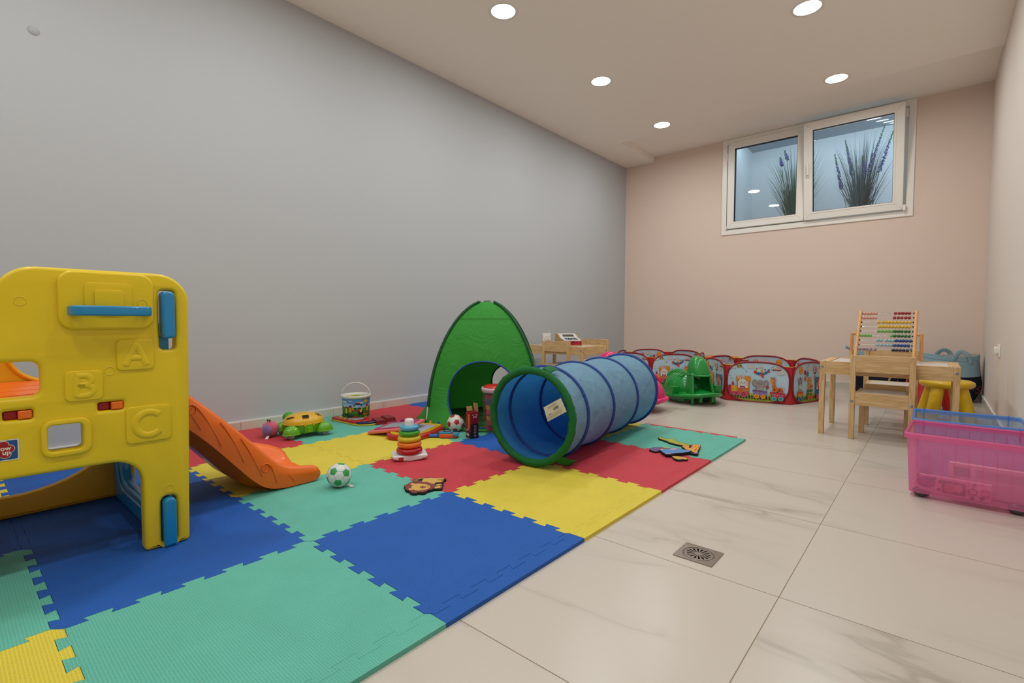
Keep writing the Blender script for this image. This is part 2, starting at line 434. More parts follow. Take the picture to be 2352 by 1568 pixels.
LION = {'tail':[(-.0713,.0031),(-.0817,.0152),(-.086,.0276),(-.084,.0375),(-.0757,.0366),(-.0633,.026),(-.0603,.0154),(-.0598,.0053),(-.0665,-.0007)],'tailstem':[(-.0814,.0371),(-.0832,.0518),(-.07,.0662),(-.0635,.0609),(-.0751,.0453),(-.0745,.0349)],'body':[(-.0582,.0465),(-.0642,.0631),(-.0466,.084),(-.0236,.0986),(-.0029,.1169),(.0032,.1167),(.013,.1063),(-.0065,.0839),(.0116,.06),(.0266,.0421),(.0123,.0296),(-.0379,.0218)],'leg2':[(-.0048,.0773),(.0162,.0984),(.0247,.0925),(.0343,.0773),(.0176,.0548)],'leg3':[(.0383,.0321),(.0466,.0597),(.0534,.0605),(.0639,.0496),(.0517,.0289)],'leg4':[(.0575,.0142),(.0602,.0314),(.0725,.0421),(.0847,.0331),(.0874,.0209),(.073,.001)],'paw1':[(-.0024,.1173),(.0046,.1207),(.0129,.1116),(.0064,.1087)],'paw2':[(.0123,.0923),(.0176,.098),(.0292,.086),(.0294,.0756)],'paw3':[(.0486,.0564),(.0519,.0618),(.0611,.0521),(.0578,.0467)],'paw4':[(.0706,.0355),(.0725,.0421),(.0851,.031),(.0851,.0213)],'mane':[(-.0584,-.0323),(-.0664,-.0136),(-.0532,-.0047),(-.0546,.0125),(-.0445,.0239),(-.024,.0236),(-.0149,.0341),(.0093,.0321),(.0248,.0355),(.046,.0338),(.0565,.0281),(.0575,.0142),(.0688,-.0003),(.0725,-.0162),(.0675,-.0324),(.0753,-.0466),(.0749,-.0632),(.0567,-.0699),(.0591,-.0839),(.0468,-.0923),(.0299,-.0911),(.0167,-.0839),(.0027,-.0868),(-.0173,-.0806),(-.0243,-.0722),(-.041,-.0672),(-.0553,-.0549),(-.0548,-.0444)],'face':[(-.0215,-.0452),(-.0279,-.0309),(-.0324,-.0147),(-.0231,-.0014),(-.0008,.0079),(.0204,.0114),(.0386,.0075),(.052,-.0053),(.0578,-.0243),(.0537,-.0445),(.0442,-.0599),(.0304,-.0673),(.0107,-.0656),(-.0037,-.059)],'ear1':[(-.0434,-.0345),(-.0513,-.0236),(-.0427,-.0161),(-.0303,-.0179),(-.0211,-.0299),(-.0301,-.0354)],'ear1i':[(-.0408,-.0271),(-.0357,-.0216),(-.0271,-.0252),(-.0313,-.0314)],'ear2':[(-.0018,-.0765),(-.0044,-.0692),(.003,-.0627),(.0163,-.0654),(.0207,-.0734),(.0115,-.0814)],'ear2i':[(.0061,-.072),(.0088,-.0672),(.017,-.0705),(.0141,-.0759)],'nose':[(.0136,-.0292),(.0134,-.0196),(.0122,-.0107),(.0214,-.015),(.0303,-.0096),(.0385,-.0147),(.0353,-.0248),(.0383,-.0366),(.0279,-.0313),(.0203,-.0331)],'mouth':[(.0264,-.0032),(.0292,.0041),(.0397,-.0014),(.0455,-.011),(.0433,-.0105),(.038,-.0019),(.0316,.0013),(.0287,-.0051)],'base':[(-.0764,.0038),(-.0865,.019),(-.0909,.0314),(-.0863,.041),(-.0872,.055),(-.0723,.0697),(-.0505,.0872),(-.0284,.1027),(-.0056,.121),(.0059,.1257),(.0214,.111),(.0211,.1),(.0317,.0881),(.0426,.0716),(.0365,.0585),(.0562,.0656),(.0653,.0558),(.0706,.0454),(.0805,.0392),(.0962,.0213),(.0869,.0084),(.0758,-.0014),(.0768,-.0181),(.0721,-.0354),(.0798,-.0496),(.0794,-.0661),(.0613,-.0728),(.0631,-.0871),(.0505,-.0959),(.0313,-.0944),(.0187,-.0869),(.0047,-.0898),(-.0173,-.0829),(-.0257,-.0734),(-.0421,-.0682),(-.0582,-.055),(-.0588,-.0429),(-.0625,-.0308),(-.0705,-.012),(-.0637,-.0061)]}
ANIM = {'croc':{'base':[(-.167,.1613),(-.1679,.1776),(-.1473,.1787),(-.1089,.1623),(-.0958,.185),(-.0615,.1713),(-.0502,.1489),(-.0037,.1269),(.0457,.1194),(.0628,.1045),(.0599,.0822),(.0273,.0584),(.006,.0544),(-.0201,.0613),(-.0556,.0707),(-.0863,.0957),(-.1175,.111),(-.146,.1239)],'body':[(-.1629,.1616),(-.1635,.1724),(-.1437,.1706),(-.1054,.1543),(-.0924,.1769),(-.0613,.166),(-.0501,.1436),(-.0006,.1192),(.0486,.1119),(.056,.1024),(.0443,.0833),(.023,.0694),(.0014,.0703),(-.0263,.0761),(-.062,.0858),(-.0898,.1085),(-.1226,.1227),(-.1499,.1372)],'e1':[(-.092,.1662),(-.091,.1737),(-.0853,.1721),(-.0843,.1577)],'e2':[(-.072,.1598),(-.071,.1672),(-.0654,.1635),(-.065,.153)]},
'giraffe':{'base':[(.0278,.0332),(.029,.0637),(.0573,.0788),(.0644,.1),(.0744,.1238),(.0985,.135),(.1158,.0818),(.1371,-.002),(.1467,-.0382),(.1566,-.0558),(.1598,-.0789),(.1416,-.0864),(.1052,-.0748),(.0735,-.0306)],'body':[(.0334,.0285),(.0319,.0564),(.0567,.0705),(.0773,.0193),(.0863,.0272),(.0685,.079),(.0729,.1075),(.0998,.1262),(.1137,.08),(.1293,.0094),(.144,-.0406),(.1068,-.0601),(.079,-.0258)],'top':[(.0672,.0826),(.0701,.115),(.0984,.13),(.1011,.1175),(.0749,.1022)],'s1':[(.0447,.0287),(.0489,.0372),(.0545,.0277),(.0517,.0157)],'s2':[(.0669,.0149),(.0725,.0245),(.0786,.011),(.073,.0015)],'s3':[(.0796,.0595),(.0852,.0645),(.0906,.05),(.0845,.0466)],'s4':[(.0853,.0791),(.091,.089),(.0964,.0743),(.0921,.0658)],'s5':[(.1046,.072),(.1103,.0818),(.1162,.0631),(.1101,.0596)],'s6':[(.1107,.0207),(.1163,.0302),(.1207,.0156),(.1166,.0073)],'s7':[(.1143,-.0038),(.1212,.0069),(.1256,-.0075),(.1208,-.0163)],'foot':[(.1336,-.0674),(.1386,-.0498),(.149,-.0494),(.1537,-.067),(.1418,-.0775)]},
'hippo':{'base':[(-.0803,-.1447),(-.088,-.1136),(-.0864,-.0833),(-.0656,-.0601),(-.0429,-.0499),(-.0287,-.047),(-.0139,-.0436),(-.0056,-.0742),(-.0219,-.0979),(-.0237,-.1365),(-.0326,-.167),(-.0536,-.1627),(-.0707,-.1548)],'body':[(-.0784,-.1383),(-.0836,-.1146),(-.0814,-.0857),(-.0631,-.0657),(-.0454,-.0617),(-.0201,-.0538),(-.0133,-.0696),(-.0276,-.0935),(-.031,-.1245),(-.0376,-.156),(-.0567,-.1518),(-.071,-.1458)],'patch':[(-.0482,-.1117),(-.0452,-.0711),(-.0201,-.0538),(-.0133,-.0696),(-.0276,-.0935),(-.033,-.1243),(-.0362,-.1383)],'ye':[(-.0475,-.0461),(-.0206,-.0302),(-.0017,-.0566),(-.0144,-.0536),(-.0327,-.0601)]},
'elephant':{'base':[(-.021,-.145),(-.0237,-.1198),(-.0141,-.1114),(.0061,-.0842),(.0058,-.0657),(.0255,-.0408),(.0499,-.0549),(.0825,-.0446),(.1173,-.0458),(.1155,-.0832),(.0966,-.1261),(.0768,-.1523),(.0649,-.18),(.0649,-.197),(.0414,-.2092),(.0173,-.1873),(-.002,-.1645)],'body':[(-.0189,-.1432),(-.0205,-.1226),(-.0118,-.1167),(.009,-.0909),(.0095,-.07),(.0278,-.0463),(.0499,-.0595),(.0847,-.0501),(.1154,-.0502),(.1124,-.0797),(.094,-.1197),(.0734,-.144),(.0583,-.1728),(.0374,-.1999),(.0158,-.1798),(-.0021,-.1601)],'ear':[(.0216,-.1029),(.013,-.0782),(.021,-.057),(.0342,-.0482),(.0445,-.0643),(.0378,-.0886),(.0298,-.1048)],'toe':[(-.0203,-.1444),(-.0222,-.1231),(-.0127,-.1147),(-.0068,-.1325),(-.0105,-.1494)],'toe2':[(.0347,-.198),(.0359,-.1882),(.0552,-.1739),(.0584,-.1857),(.0408,-.2037)]},
'bird':{'base':[(.0649,-.1866),(.0904,-.1642),(.124,-.1601),(.1478,-.181),(.1547,-.2036),(.1395,-.217),(.1253,-.2416),(.1027,-.2371),(.0812,-.2147)],'body':[(.0674,-.1861),(.0917,-.1716),(.1265,-.1664),(.1465,-.1822),(.1461,-.1989),(.1272,-.2033),(.118,-.2237),(.0952,-.219),(.0786,-.2044)],'pk':[(.1056,-.2016),(.1147,-.1894),(.1261,-.1919),(.1187,-.2082)]}}
# ================================================================ THE ROOM
M_LEFT = paint('paint_grey_blue', '#babbbe'); M_BACK = paint('paint_salmon', '#e6cfc1'); M_RIGHT = paint('paint_pale_pink', '#e2d4ca')
M_CEIL = paint('paint_ceiling', '#faf2e8'); M_WHITE_WALL = paint('paint_warm_white', '#e6e2dc')
def quad(name, pts, m, kind=True):
    mb = MB(); mb.add(pts, [tuple(range(len(pts)))]); o = mb.build(name, m)
    return struct(o) if kind else o
fl = MB(); fl.box(((XL+XR)/2, (YF+YB)/2, -.05), (XR-XL+.2, YB-YF+.2, .1)); struct(fl.build('floor', marble('marble_tile_floor')))
w = MB(); w.box((XL-.06, (YF+YB)/2, 1.45), (.12, YB-YF+.24, 3.1)); struct(w.build('wall_left', M_LEFT))
w = MB(); w.box((XR+.06, (YF+YB)/2, 1.45), (.12, YB-YF+.24, 3.1)); struct(w.build('wall_right', M_RIGHT))
w = MB(); w.box(((XL+XR)/2, YF-.06, 1.45), (XR-XL, .12, 3.1)); struct(w.build('wall_front', M_WHITE_WALL))
w = MB(); y = YB+.09
w.box(((XL+XR)/2, y, WZ0/2-.05), (XR-XL, .18, WZ0+.1)); w.box(((XL+XR)/2, y, (WZ1+3.0)/2), (XR-XL, .18, 3.0-WZ1))
w.box(((XL+WX0)/2, y, (WZ0+WZ1)/2), (WX0-XL, .18, WZ1-WZ0)); w.box(((WX1+XR)/2, y, (WZ0+WZ1)/2), (XR-WX1, .18, WZ1-WZ0))
struct(w.build('wall_back', M_BACK))
c = MB()
c.box(((XL+XR)/2, (YF+RY)/2, ZC+.06), (XR-XL, RY-YF, .12)); c.box(((XL+RX)/2, (RY+YB)/2, ZC+.06), (RX-XL, YB-RY, .12))
c.box(((RX+XR)/2, (RY+YB)/2, ZR+.06), (XR-RX, YB-RY, .12))
struct(c.build('ceiling', M_CEIL))
M_BB = marble('marble_skirting', False, '#cfc6b8', '#8e8676', .3); M_BBT = mat('skirting_top_bead', '#e6e2de', .4)
def baseboard(name, p0, p1, nrm):
    d = Vector(p1)-Vector(p0); L = d.length; c = (Vector(p0)+Vector(p1))/2; ang = math.atan2(d.y, d.x)
    mb = MB(); M = TR(c.x+nrm[0]*.006, c.y+nrm[1]*.006, 0) @ ROT(ang)
    n = max(1, int(L/.6))
    for i in range(n): mb.box((-L/2+L*(i+.5)/n, 0, .032), (L/n-.002, .012, .064), 0, M)
    mb.box((0, 0, .067), (L, .0125, .008), 1, M)
    struct(mb.build(name, [M_BB, M_BBT]))
baseboard('baseboard_left', (XL, YF, 0), (XL, YB, 0), (1, 0)); baseboard('baseboard_back', (XL, YB, 0), (XR, YB, 0), (0, -1))
baseboard('baseboard_right', (XR, YF, 0), (XR, YB, 0), (-1, 0))

# ---- window: fixed frame, closed left sash, tilted right sash
M_PVC = mat('white_pvc', '#f2ebe2', .35); M_GASK = mat('black_gasket', '#101010', .6)
M_GLASS = mat('window_glass', '#ffffff', 0.0, trans=1.0); M_GLASS.node_tree.nodes['Principled BSDF'].inputs['IOR'].default_value = 1.45
def ring(x0, z0, x1, z1, w, depth, y, bev=.004):
    return slab([[(x0, z0), (x1, z0), (x1, z1), (x0, z1)], [(x0+w, z0+w), (x1-w, z0+w), (x1-w, z1-w), (x0+w, z1-w)]], depth, bev, 1)
mb = MB(); mb.merge(ring(WX0, WZ0, WX1, WZ1-.002, .058, .085, 0), 0, TR(0, YB+.028, 0) @ XZ)
mb.merge(ring(WX0+.01, WZ0+.01, WX1-.01, WZ1-.01, .085, .03, 0), 0, TR(0, YB+.062, 0) @ XZ)
mb.box((-1.165, YB+.045, (WZ0+WZ1)/2), (.05, .05, WZ1-WZ0-.1))
win = struct(mb.build('window_1', M_PVC))
def sash(x0, z0, x1, z1, M, nm, gl):
    mb = MB(); w = gl
    mb.merge(ring(x0, z0, x1, z1, w, .06, 0, .005), 0, M @ XZ)
    mb.merge(ring(x0+w-.018, z0+w-.018, x1-w+.018, z1-w+.018, .02, .066, 0, .003), 0, M @ XZ)
    for sx, sz in ((0, 0), (1, 0), (0, 1), (1, 1)):        # mitre seams
        a = Vector((x1 if sx else x0, z1 if sz else z0)); b = a+Vector((-w if sx else w, -w if sz else w))
        mb.merge(([(q[0], -.0304, q[1]) for q in stroke([a, b], .0016)], [(0, 1, 2, 3)]), 1, M)
    s = mb.build(nm, [M_PVC, mat('mitre_seam', '#a89f93', .6)], win)
    g = MB(); g.merge(ring(x0+w-.004, z0+w-.004, x1-w+.004, z1-w+.004, .009, .05, 0, 0), 0, M @ XZ); g.build('gasket', M_GASK, s)
    p = MB(); p.box(((x0+x1)/2, 0, (z0+z1)/2), (x1-x0-2*w, .006, z1-z0-2*w), 0, M); p.build('pane', M_GLASS, s)
    return s
sash(-1.992, 1.848, -1.165, 2.885, TR(0, YB+.004, 0), 'window_sash', .078)
piv = TR(0, YB-.022, 1.845) @ ROT(math.radians(8), 'X') @ TR(0, 0, -1.845)
rs = sash(-1.158, 1.845, -.292, 2.872, piv, 'window_sash', .083)
rs['label'] = 'right sash tilted open into the room'
h = MB(); h.box((-1.118, -.037, 2.33), (.026, .014, .06), 0, piv); h.box((-1.118, -.052, 2.385), (.022, .018, .13), 0, piv)
h.build('handle', M_PVC, rs, bevel=.005)
h = MB(); h.box((-.283, YB-.03, 2.80), (.018, .05, .07)); h.box((-.28, YB-.035, 1.86), (.022, .04, .06)); h.box((-2.0, YB-.02, 2.72), (.014, .02, .09)); h.box((-2.0, YB-.02, 1.86), (.014, .02, .05))
h.build('hinge', M_PVC, win, bevel=.004)

# ---- light well beyond the window
M_WELL = mat('well_render', '#e8edf0', .9, bump=.12, bscale=50)
mb = MB(); mb.box((-.4, 7.38, 2.6), (3.7, .12, 3.4)); struct(mb.build('wall_well', M_WELL))
mb = MB(); mb.box((-2.03, 6.96, 2.5), (.12, .78, 3.4)); struct(mb.build('wall_well_return', M_WELL))
mb = MB(); mb.box((-.4, 6.95, 1.5), (3.7, .8, .1)); struct(mb.build('floor_well', M_WELL))
mb = MB(); mb.box((-.4, 7.0, 3.04), (3.7, .66, .06)); struct(mb.build('ceiling_well', mat('well_soffit', '#a9b4bd', .8)))

# ---- ornamental grasses standing in the well
M_BL = mat('grass_blade', '#4d6a58', .6); M_BL2 = mat('grass_blade_grey', '#4c6068', .6); M_FL = mat('lavender_spike', '#6a6aa8', .8); M_TIP = mat('spike_green_tip', '#4d7a5e', .8)
def grass(name, x, y, z, label, mblade, nb, hgt, spread, spikes, seed):
    rnd = random.Random(seed); t = thing(name, label, 'plant', (x, y, z), 0, 'potted grasses in the window well')
    pot = MB(); pot.lathe([(.07, 0), (.095, .17), (.10, .18), (.09, .18), (.085, .15), (0, .15)], 24); pot.build('pot', mat('grey_pot', '#8a8f92', .6), t)
    mb = MB()
    for i in range(nb):
        a = rnd.uniform(0, 2*PI); lean = spread*rnd.random()**.8; H = hgt*rnd.uniform(.5, 1); r0 = rnd.uniform(0, .05)
        L = []; R_ = []; wd = rnd.uniform(.003, .006)
        for k in range(6):
            q = k/5; rr = r0+lean*q**1.7; zz = .13+H*(q-.12*lean/spread*q*q)
            px, py = rr*math.cos(a), rr*math.sin(a)*.5; ww = wd*(1-q)**.6
            L.append((px-ww*math.sin(a+1), py+ww*math.cos(a+1), zz)); R_.append((px+ww*math.sin(a+1), py-ww*math.cos(a+1), zz))
        mb.add(L+R_, [(k, k+6, k+7, k+1) for k in range(5)])
    mb.build('foliage', mblade, t)['kind'] = 'stuff'
    for (sx, sz0, sx1, sz1) in spikes:
        b = MB(); c_ = MB()
        for k in range(26):
            q = k/25; xx = sx+(sx1-sx)*q; zz = sz0+(sz1-sz0)*q; r = .017*(1-.7*q)
            for j in range(5):
                a = rnd.uniform(0, 2*PI); (b if q < .72 else c_).sph((xx+r*math.cos(a), r*math.sin(a), zz+rnd.uniform(-.006, .006)), (.0085*(1-.5*q),)*3, 0, 5, 4)
        o = MB(); o.v = b.v + c_.v; nb_ = len(b.v); o.f = b.f+[[i+nb_ for i in f] for f in c_.f]; o.m = [0]*len(b.f)+[1]*len(c_.f); o.s = [True]*len(o.f)
        o.tube([(sx*.3, 0, .15), (sx, 0, sz0), (sx1, 0, sz1)], .003, 5, 1)
        o.build('flower_spike', [M_FL, M_TIP], t)
grass('potted_grass', -.70, 6.95, 1.55, 'grey-green grass with lavender spikes behind the right window pane', M_BL2, 260, 1.32, .30,
      [(-.19, .72, -.27, 1.13), (-.09, .86, -.17, 1.27), (.02, .85, .00, 1.06), (.06, .88, .20, 1.37), (.16, .86, .27, 1.27)], 3)
grass('potted_grass', -1.37, 6.95, 1.55, 'green grass with thin dark tips behind the left window pane', M_BL, 300, 1.3, .36,
      [(-.16, 1.12, -.18, 1.22), (-.10, 1.18, -.13, 1.29), (.10, 1.26, .11, 1.36)], 5)

# ---- downlights
M_EMIT = mat('lamp_diffuser', (1, .98, .95), .5, emit=9); M_RIM = mat('lamp_rim', '#efe9e0', .5)
lamp0 = None
rows = [(1, 5.235), (1, 3.94), (1, 2.625), (1, 1.31), (1, 0.0), (1, -1.3)]
names = ['nearest the window wall', 'third from the window wall', 'third from the window wall', 'behind', 'behind', 'behind']
for ci, (lx, side) in enumerate(((-2.345, 'left'), (-.735, 'right'))):
    for ri, (_, ly) in enumerate(rows):
        lab = 'round glowing ceiling downlight in the %s row, %s' % (side, ['nearest the window wall', 'second from the window wall', 'third from the window wall', 'fourth from the window wall, out of view', 'fifth from the window wall, out of view', 'last of the row, out of view'][ri])
        if lamp0 is None:
            lamp0 = thing('ceiling_downlight', lab, 'ceiling light', (lx, ly, ZC), 0, 'round downlights in two rows')
            mb = MB(); mb.lathe([(.083, -.001), (.100, -.003), (.1015, 0)], 48, caps=False); mb.lathe([(.083, -.001), (.082, .002)], 48, caps=False); mb.build('rim', M_RIM, lamp0)
            mb = MB(); mb.lathe([(0, -.007), (.03, -.0065), (.06, -.005), (.078, -.0025), (.0835, -.0005)], 48, caps=False); dd = mb.build('diffuser', M_EMIT, lamp0)
        else:
            dup(lamp0, (lx, ly, ZC), 0, lab)
for lx in (-2.345, -.735):
    for _, ly in rows:
        la = bpy.data.lights.new('downlight_beam', 'AREA'); la.shape = 'DISK'; la.size = .165; la.energy = LAMP_W*.9; la.color = LAMP_COL
        lo = bpy.data.objects.new('downlight_beam', la); COL.objects.link(lo); lo.location = (lx, ly, ZC-.012)

# ---- sockets and switch
def socket(name, loc, rz, label, protr=False):
    t = thing(name, label, 'socket', loc, rz)
    mb = MB(); mb.box((0, 0, 0), (.145, .008, .085)); mb.build('cover_plate', M_PVC, t, bevel=.003)
    if not protr:
        for sx in (-.03, .03):
            mb = MB(); mb.lathe([(.021, 0), (.021, .004), (.018, .004), (.018, -.002), (0, -.002)], 24, M=TR(sx, -.0045, -.005) @ ROT(PI/2, 'X')); 
            o = mb.build('outlet', M_PVC, t)
            mb = MB()
            for q in (-.009, .009): mb.cyl((sx+q, -.0015, -.005), (sx+q, -.0035, -.005), .003, n=10)
            mb.build('pin_hole', M_GASK, o)
    else:
        mb = MB(); mb.box((-.03, -.012, .0), (.055, .02, .05)); mb.build('plug_cover', M_PVC, t, bevel=.006)
        mb = MB(); mb.box((.03, -.006, .0), (.03, .006, .03)); mb.build('rocker_switch', M_PVC, t, bevel=.002)
socket('wall_socket', (XL+.004, 4.53, .533), -PI/2+PI, 'white double socket on the grey wall behind the wooden play table')
socket('wall_socket', (XR-.004, 4.76, .525), PI/2+PI, 'white socket plate on the right-hand wall beside the storage bags', True)

t = thing('blanking_plate', 'small round grey blanking plate high on the grey wall at the top left', 'cover plate', (XL, .349, 2.123))
mb = MB(); mb.lathe([(.023, 0), (.022, .002), (0, .0025)], 28, M=ROT(PI/2, 'Y'), caps=False); mb.build('plate', mat('plate_grey', '#aeaeb1', .8), t)

# ---- floor drain
t = thing('floor_drain', 'square steel floor drain with radial slots set in the marble tiles', 'drain', (-.538, 1.5165, 0))
M_ST = mat('brushed_steel', '#9a8f86', .3, metal=1, bump=.1, bscale=200)
mb = MB(); mb.merge(slab([rrect(-.059, -.056, .059, .056, .002, 2), ell(0, 0, .046, n=40)], .003, .0005, 1), 0, TR(0, 0, .0015)); mb.build('frame', M_ST, t)
lo_ = [ell(0, 0, .0445, n=40)]
for i in range(16):
    a = 2*PI*i/16; ca, sa = math.cos(a), math.sin(a)
    pts = [(.012, .0008), (.034, .003), (.037, 0), (.034, -.003), (.012, -.0008)]
    lo_.append([(x*ca-y_*sa, x*sa+y_*ca) for x, y_ in pts])
mb = MB(); mb.merge(slab(lo_, .002, 0), 0, TR(0, 0, .0014)); mb.tube([(*p, .003) for p in ell(0, 0, .0445, n=40)], .0013, 6, closed=True); mb.build('grate', M_ST, t)
mb = MB(); mb.lathe([(0, .0003), (.046, .0003)], 24); mb.build('dark_trap', mat('drain_dark', '#15110e', .8), t)

# ================================================================ FOAM PUZZLE MATS
FO = {'blue': foam('foam_blue', '#1a59af'), 'green': foam('foam_green', '#64b7a4'), 'yellow': foam('foam_yellow', '#dfc944'), 'red': foam('foam_red', '#ca3c48')}
s_ = .6; Y0 = .7585; GX = [-.909, -1.509, -2.109, -2.709, -3.309]
def edge_off(n=6, L=.6):
    w = L/(2*n); amp = .0105; d = .004; out = []
    for i in range(2*n):
        sg = 1 if i % 2 == 0 else -1
        a, b = i*w, (i+1)*w
        a2 = a-d if i > 0 else a+.012; b2 = b+d if i < 2*n-1 else b-.012
        out += [(a2, amp*sg), (b2, amp*sg)]
    return out
EO = edge_off()
def hedge(x0, x1, y, plain=False):    # left to right
    if plain: return [(x0, y), (x1, y)]
    return [(x0, y)]+[(x0+t_*(x1-x0)/.6, y+o_) for t_, o_ in EO]+[(x1, y)]
def vedge(y0, y1, x, plain=False):
    if plain: return [(x, y0), (x, y1)]
    return [(x, y0)]+[(x+o_, y0+t_*(y1-y0)/.6) for t_, o_ in EO]+[(x, y1)]
grid_col = {0: {-2: 'yellow', -1: 'green', 0: 'blue', 1: 'yellow', 2: 'red', 3: 'green'},
            1: {-2: 'green', -1: 'blue', 0: 'green', 1: 'red', 2: 'blue', 3: 'yellow'},
            2: {-2: 'blue', -1: 'blue', 0: 'yellow', 1: 'yellow', 2: 'green', 3: 'red'},
            3: {-2: 'yellow', -1: 'blue', 0: 'red', 1: 'green', 2: 'red', 3: 'blue'}}
MLAB = {(0, -2): 'yellow foam puzzle mat tile cut off at the bottom left corner of the photo', (0, -1): 'large green foam puzzle mat tile at the front, lowest along the marble floor',
        (0, 0): 'blue foam puzzle mat tile on the right edge next to the floor drain', (0, 1): 'yellow foam puzzle mat tile on the right edge in front of the tunnel mouth',
        (0, 2): 'red foam puzzle mat tile on the right edge beside the tunnel', (0, 3): 'green foam puzzle mat tile at the far right corner under the crocodile',
        (1, -2): 'green foam puzzle mat tile at the left photo edge below the slide panel', (1, -1): 'blue foam puzzle mat tile the yellow climber panel foot stands on',
        (1, 0): 'green foam puzzle mat tile the green and white ball lies on', (1, 1): 'red foam puzzle mat tile between ring stacker and tunnel mouth',
        (1, 2): 'blue foam puzzle mat tile half under the tunnel mouth beside the red card box', (1, 3): 'yellow foam puzzle mat tile mostly hidden under the far half of the tunnel',
        (2, -2): 'dark blue foam puzzle mat tile at the left photo edge inside the climber', (2, -1): 'blue foam puzzle mat tile in shade behind the climber leg, below the slide',
        (2, 0): 'yellow foam puzzle mat tile under the foot of the orange slide', (2, 1): 'yellow foam puzzle mat tile behind the ring stacker under the drawing boards',
        (2, 2): 'green foam puzzle mat tile under the green tent and red and white ball', (2, 3): 'red foam puzzle mat tile hidden behind the green tent',
        (3, -2): 'yellow foam puzzle mat tile seen through the round hole of the climber', (3, -1): 'blue foam puzzle mat tile seen through the round hole of the climber',
        (3, 0): 'red foam puzzle mat tile by the wall under the pink plush toy', (3, 1): 'green foam puzzle mat tile by the wall under the brick bucket',
        (3, 2): 'red foam puzzle mat tile by the wall left of the green tent', (3, 3): 'blue foam puzzle mat tile by the wall, only a sliver showing behind the tent'}
def flatobj(name, loop, m, z0=0, z1=T):
    xs = [p[0] for p in loop]; ys = [p[1] for p in loop]; cx, cy = (min(xs)+max(xs))/2, (min(ys)+max(ys))/2
    L = [((p[0]-cx)*.9982, (p[1]-cy)*.9982) for p in loop]
    mb = MB(); n = len(L)
    ar = sum(L[i][0]*L[(i+1) % n][1]-L[(i+1) % n][0]*L[i][1] for i in range(n))
    if ar < 0: L = L[::-1]
    vs = [(p[0], p[1], z0) for p in L]+[(p[0], p[1], z1) for p in L]
    mb.add(vs, [(i, (i+1) % n, n+(i+1) % n, n+i) for i in range(n)]); mb.poly(L, z1); mb.poly(L, z0, flip=True)
    return mb.build(name, m, loc=(cx, cy, 0))
for c_ in range(4):
    for k in range(-2, 4):
        x1, x0 = GX[c_], GX[c_+1]; y0, y1 = Y0+k*s_, Y0+(k+1)*s_
        if c_ == 3: x0 = -3.362
        lo = hedge(x0, x1, y0, k == -2)[:-1]+vedge(y0, y1, x1)[:-1]+hedge(x0, x1, y1, k == 3 and c_ > 0)[::-1][:-1]+vedge(y0, y1, x0, c_ == 3)[::-1][:-1]
        zt = T + (.0006 if (c_, k) in ((0, 0), (2, 1)) else 0)
        o = flatobj('foam_mat_tile', lo, FO[grid_col[c_][k]], 0, zt)
        tag(o, MLAB[(c_, k)], 'foam mat', 'foam puzzle mats on the floor')
SL = {-1: 'green foam edge strip along the frontmost green mat tile', 0: 'blue foam edge strip along the marble next to the floor drain', 1: 'yellow foam edge strip along the right edge in front of the tunnel',
      2: 'red foam edge strip along the right edge beside the tunnel', 3: 'green foam edge strip at the far right corner of the mats'}
for k in range(-1, 4):
    y0, y1 = Y0+k*s_, Y0+(k+1)*s_
    lo = vedge(y0, y1, GX[0])+[(-.852, y1), (-.852, y0)]
    tag(flatobj('foam_edge_strip', lo, FO[grid_col[0][k]]), SL[k], 'foam strip', 'straight edge strips of the foam mats')
lo = hedge(GX[1], GX[0], Y0+4*s_)+[(GX[0], Y0+4*s_+.028), (GX[1], Y0+4*s_+.028)]
tag(flatobj('foam_edge_strip', lo, FO['red']), 'narrow red foam edge strip along the far end of the green corner tile', 'foam strip', 'straight edge strips of the foam mats')
# ================================================================ SLIDE CLIMBER
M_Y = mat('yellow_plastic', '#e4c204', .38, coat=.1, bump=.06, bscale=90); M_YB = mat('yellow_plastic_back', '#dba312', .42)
M_O = mat('orange_plastic', '#ee6a04', .36, coat=.15, bump=.05, bscale=60); M_BL_ = mat('blue_plastic', '#1583bd', .3, coat=.2); M_DR = mat('dark_red_plastic', '#a01008', .5)
CL = thing('slide_climber', 'yellow toddler climbing frame with letters A B C and an orange slide', 'slide', (-2.15, .2, T))
def W2(M=None): return TR(2.15, -.2, -T) @ (M if M is not None else Matrix())
PX = -1.81
outl = rounded([(.394, .0125, .012), (.513, .0125, .012), (.527, .862, .085), (.095, .862, .10), (.095, .70, .05), (-.285, .66, .09), (-.285, .0125, .012), (-.16, .0125, .012), (-.16, .31, .08), (.394, .302, .075)], 8)
loops = [outl, rrect(-.06, .516, .176, .610, .022), rrect(.1845, .362, .2585, .434, .012), rrect(.445, .629, .487, .812, .012), rounded([(.437, .0, 0), (.479, .0, 0), (.479, .170, .018), (.437, .170, .018)][::-1], 5)]
loops[-1] = rrect(.437, .02, .479, .170, .016)
for (a, b) in ((.293, .351), (.102, .158)): loops.append(rrect(a, .459, b, .483, .005))
mb = MB(); mb.merge(slab(loops, .05, .011, 3), 0, W2(TR(PX-.025, 0, 0) @ YZ), sm=True)
def raised(loop, h, bev, extra=None, sink=.006):
    lp = [loop]+([extra] if extra else [])
    mb.merge(slab(lp, (h+sink)*1.0, bev, 2), 0, W2(TR(PX+(h-sink)/2, 0, 0) @ YZ), sm=True)
raised(rrect(.213, .694, .430, .856, .035, 8), .012, .007)
raised(rrect(.268, .745, .376, .826, .014), .016, .002, None, -.006)
mb.merge(slab([rrect(.289, .745, .355, .806, .010)], .008, .002), 0, W2(TR(PX+.018, 0, 0) @ YZ), sm=True)
raised(rrect(.171, .346, .277, .449, .026), .008, .005, rrect(.1845, .362, .2585, .434, .012))
